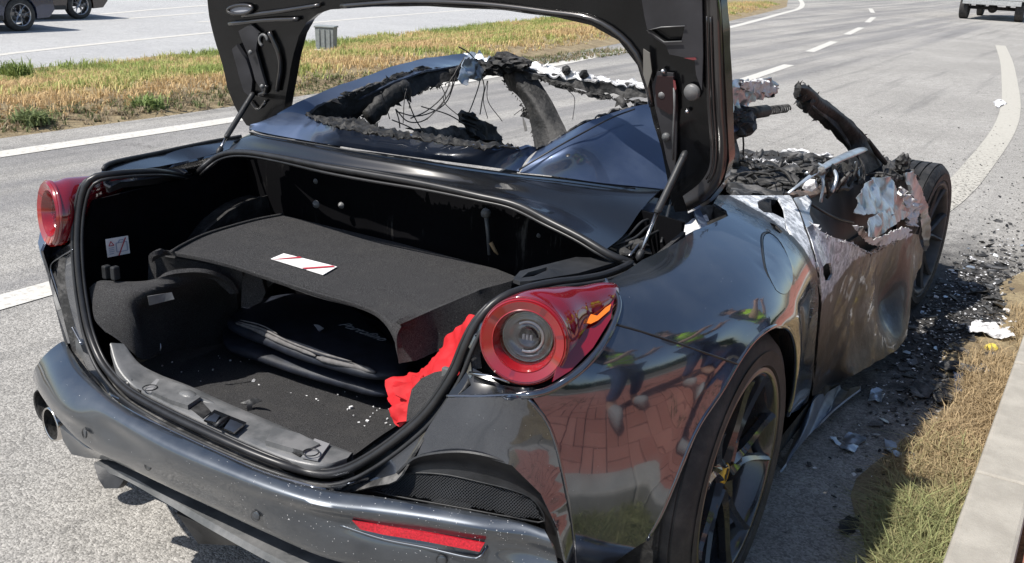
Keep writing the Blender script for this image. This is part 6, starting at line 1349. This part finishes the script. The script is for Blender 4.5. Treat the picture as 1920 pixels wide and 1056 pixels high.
for pp, z_, m_, nm, lab in (
    ([(1813, 612), (1830, 602), (1850, 606), (1872, 612), (1892, 622), (1902, 634), (1880, 636), (1860, 628), (1835, 624), (1818, 622)], .03, ASHW, 'curled_fragment', 'large curled white panel fragment right of the front wheel'),
    ([(1868, 606), (1895, 603), (1918, 606), (1912, 616), (1890, 618)], .012, ASHW, 'panel_fragment', 'pale panel fragment beside the curled one at the right picture edge'),
    ([(1556, 823), (1575, 820), (1592, 812), (1622, 814), (1624, 828), (1612, 834), (1604, 848), (1590, 846), (1575, 836)], .008, ALU, 'torn_foil', 'torn pale foil scrap lying alone on the asphalt beside the sill'),
    ([(1657, 826), (1680, 832), (1695, 846), (1728, 866), (1700, 864), (1676, 862), (1662, 846)], .008, ALU, 'torn_foil', 'crumpled foil strip nearer the kerb than the lone scrap'),
    ([(1700, 726), (1730, 712), (1756, 712), (1764, 724), (1740, 740), (1712, 744)], .02, CHARG, 'charred_plate', 'dark charred plate in the shade between door and kerb'),
    ([(1748, 742), (1768, 728), (1790, 738), (1782, 756), (1756, 752)], .02, CHARG, 'charred_plate', 'smaller grey charred plate overlapping the shade edge near the kerb'),
    ([(1756, 680), (1800, 678), (1846, 688), (1842, 700), (1800, 696), (1762, 690)], .02, CHARG, 'charred_strip', 'long dark charred strip reaching out of the shade to the kerb'),
    ([(1838, 688), (1862, 686), (1878, 690), (1862, 702), (1844, 700)], .012, ASHW, 'panel_fragment', 'pale fragment at the sunny end of the charred strip'),
    ([(1632, 728), (1654, 730), (1660, 740), (1652, 752), (1630, 746)], .012, ALU, 'torn_foil', 'small silvery scrap just below the front end of the sill'),
    ([(1788, 700), (1806, 700), (1804, 738), (1790, 740)], .012, DECKP, 'paint_fragment', 'narrow dark blue painted strip lying in the shade near the kerb'),
    ([(1572, 985), (1600, 972), (1612, 966), (1608, 990), (1590, 1004), (1574, 998)], .012, CHAR, 'charred_scrap', 'black charred scrap alone on the asphalt beside the rear wheel'),
    ([(1862, 322-130), (1876, 186), (1888, 194), (1870, 202)], .01, ASHW, 'panel_fragment', 'small white scrap lying on the curved edge line'),
    ([(1880, 580), (1896, 577), (1905, 584), (1890, 588)], .01, ASHW, 'panel_fragment', 'small white chip far right, beyond the curled fragment'),
    ):
    o = patch(nm, [P(a, b, z=z_) for a, b in pp], m_, None, res=.010, jag=.008, crumple=.022, cscale=16, thick=.003, seed=pp[0][0]); tag(o, lab, 'debris')
o = lump('yellow_lump', P(1859, 652, z=.02), .022, M('yellow foam', (.62, .50, .08), .8, bump=.5, bscale=60), None, 3, sub=3, amp=.2, sc_=(1.2, 1, .8)); tag(o, 'small yellow lump among the debris near the kerb', 'debris')
# ------------------------------------------------------------ bystanders on the pavement, out of frame, seen mirrored in the car's flank
SKIN = M('skin', (.42, .25, .18), .55); HAIR = M('dark hair', (.015, .011, .009), .6); JEANS = M('blue jeans', (.035, .06, .13), .85, noise_=.25, nscale=40, bump=.4, bscale=200)
VEST = M('yellow safety vest', (.50, .85, .03), .6, noise_=.12, nscale=20); NAVY = M('dark shirt', (.02, .022, .035), .8); SHOE = M('pale trainers', (.28, .27, .26), .7); BAND = M('reflective band', (.6, .6, .6), .35, metal=.3)
def skin_body(name, nodes, edges, mat, parent, sub=2):
    me = bpy.data.meshes.new(name); me.from_pydata([n[0] for n in nodes], edges, []); me.materials.append(mat)
    o = bpy.data.objects.new(name, me); C.objects.link(o); o.parent = parent
    m = o.modifiers.new('skin', 'SKIN'); sk = me.skin_vertices
    if not sk: bm = bmesh.new(); bm.from_mesh(me); bm.verts.layers.skin.verify(); bm.to_mesh(me); bm.free()
    for i, n in enumerate(nodes): me.skin_vertices[0].data[i].radius = n[1] if isinstance(n[1], tuple) else (n[1], n[1])
    me.skin_vertices[0].data[0].use_root = True
    s = o.modifiers.new('sub', 'SUBSURF'); s.levels = s.render_levels = sub
    return o
def person(loc, rz, h, label, lean=0, arms=0):
    r = thing('person', label, 'person', loc, None, rz); k = h/1.78
    def v(x, y, z): return (x*k, y*k+lean*max(0, z-.95)*k, z*k)
    nodes = [(v(0, 0, .96), .13), (v(0, 0, 1.12), .12), (v(0, .01, 1.30), .145), (v(0, 0, 1.44), .12), (v(0, 0, 1.52), .055), (v(0, .01, 1.60), .075), (v(0, .02, 1.70), .085)]
    edges = [(0, 1), (1, 2), (2, 3), (3, 4), (4, 5), (5, 6)]
    for s in (-1, 1):
        b = len(nodes); nodes += [(v(s*.10, 0, .90), .095), (v(s*.12, .03*s, .50), .062), (v(s*.13, -.02+.05*s, .12), .042), (v(s*.14, .02+.05*s, .045), .045), (v(s*.15, .17+.05*s, .04), .035)]
        edges += [(0, b), (b, b+1), (b+1, b+2), (b+2, b+3), (b+3, b+4)]
        b = len(nodes); nodes += [(v(s*.19, 0, 1.41), .058), (v(s*.24, -.01, 1.14), .042), (v(s*.20, .16+arms*.1, .98+arms*.25), .033), (v(s*.17, .24+arms*.14, .98+arms*.32), (.024, .034))]
        edges += [(3, b), (b, b+1), (b+1, b+2), (b+2, b+3)]
        for f in range(4):
            c_ = len(nodes); x_ = s*(.17-.012*(f-1.5)*1.4); nodes += [(v(x_, .29+arms*.14, .965+arms*.34-.006*f), .0085), (v(x_, .325+arms*.14-.004*f, .94+arms*.34), .0075)]; edges += [(b+3, c_), (c_, c_+1)]
        c_ = len(nodes); nodes += [(v(s*.145, .26+arms*.14, .995+arms*.34), .010), (v(s*.13, .285+arms*.14, .985+arms*.34), .008)]; edges += [(b+3, c_), (c_, c_+1)]
    skin_body('body', nodes, edges, SKIN, r)
    hd = Vector(v(0, .02, 1.665))
    lump('hair', hd+Vector((0, -.02, .03)), .098, HAIR, r, 2, sub=3, amp=.06, sc_=(.9, 1, 1))
    for s in (-1, 1):
        lump('eye', hd+Vector((s*.03, .078, .0)), .010, WHITE, r, 1, sub=2, amp=0); lump('ear', hd+Vector((s*.082, .0, -.01)), .02, SKIN, r, 1, sub=2, amp=.1, sc_=(.4, .8, 1.2))
    lump('nose', hd+Vector((0, .09, -.02)), .014, SKIN, r, 3, sub=2, amp=.05, sc_=(.8, 1, 1.4)); lump('mouth', hd+Vector((0, .078, -.055)), .014, M('lips', (.35, .14, .12), .5), r, 1, sub=2, amp=0, sc_=(1.4, .5, .4))
    # clothes as their own surfaces
    tn = [(v(0, 0, .97), .16), (v(0, 0, 1.12), .152), (v(0, .01, 1.30), .175), (v(0, 0, 1.43), .125)]; te = [(0, 1), (1, 2), (2, 3)]
    skin_body('vest', tn, te, VEST, r)
    sn = [(v(0, 0, 1.40), .12)]; se = []
    for s in (-1, 1): b = len(sn); sn += [(v(s*.19, 0, 1.41), .072), (v(s*.235, -.01, 1.2), .058), (v(s*.235, .02, 1.10), .052)]; se += [(0, b), (b, b+1), (b+1, b+2)]
    skin_body('shirt', sn, se, NAVY, r)
    jn = [(v(0, 0, .95), .155)]; je = []
    for s in (-1, 1): b = len(jn); jn += [(v(s*.10, 0, .86), .115), (v(s*.12, .03*s, .50), .08), (v(s*.13, -.02+.05*s, .13), .062)]; je += [(0, b), (b, b+1), (b+1, b+2)]
    skin_body('trousers', jn, je, JEANS, r)
    for s in (-1, 1): skin_body('shoe', [(v(s*.14, .0+.05*s, .06), .055), (v(s*.15, .19+.05*s, .045), .045)], [(0, 1)], SHOE, r)
    for z_ in (1.08, 1.24):
        mb = MB(); mb.tube([Vector(v(math.cos(a)*.168*(1.03 if z_ < 1.2 else 1.08), math.sin(a)*.16*(1.03 if z_ < 1.2 else 1.08)+.01, z_)) for a in np.linspace(0, 2*math.pi, 33)[:-1]], .018, 6, closed=True, flat=.25, up=(0, 0, 1)); mb.build('reflective_band', BAND, r)
    return r
person((2.05, .6, .14), math.radians(65), 1.78, 'person in jeans and yellow safety vest on the brick pavement beside the rear wheel', .12, .4)
person((2.2, 1.75, .14), math.radians(75), 1.72, 'person in yellow safety vest farther along the brick pavement, arms raised', .05, 1.0)
person((2.0, -.25, .14), math.radians(50), 1.75, 'person in jeans and yellow safety vest standing closest to the rear of the car', .25, .6)
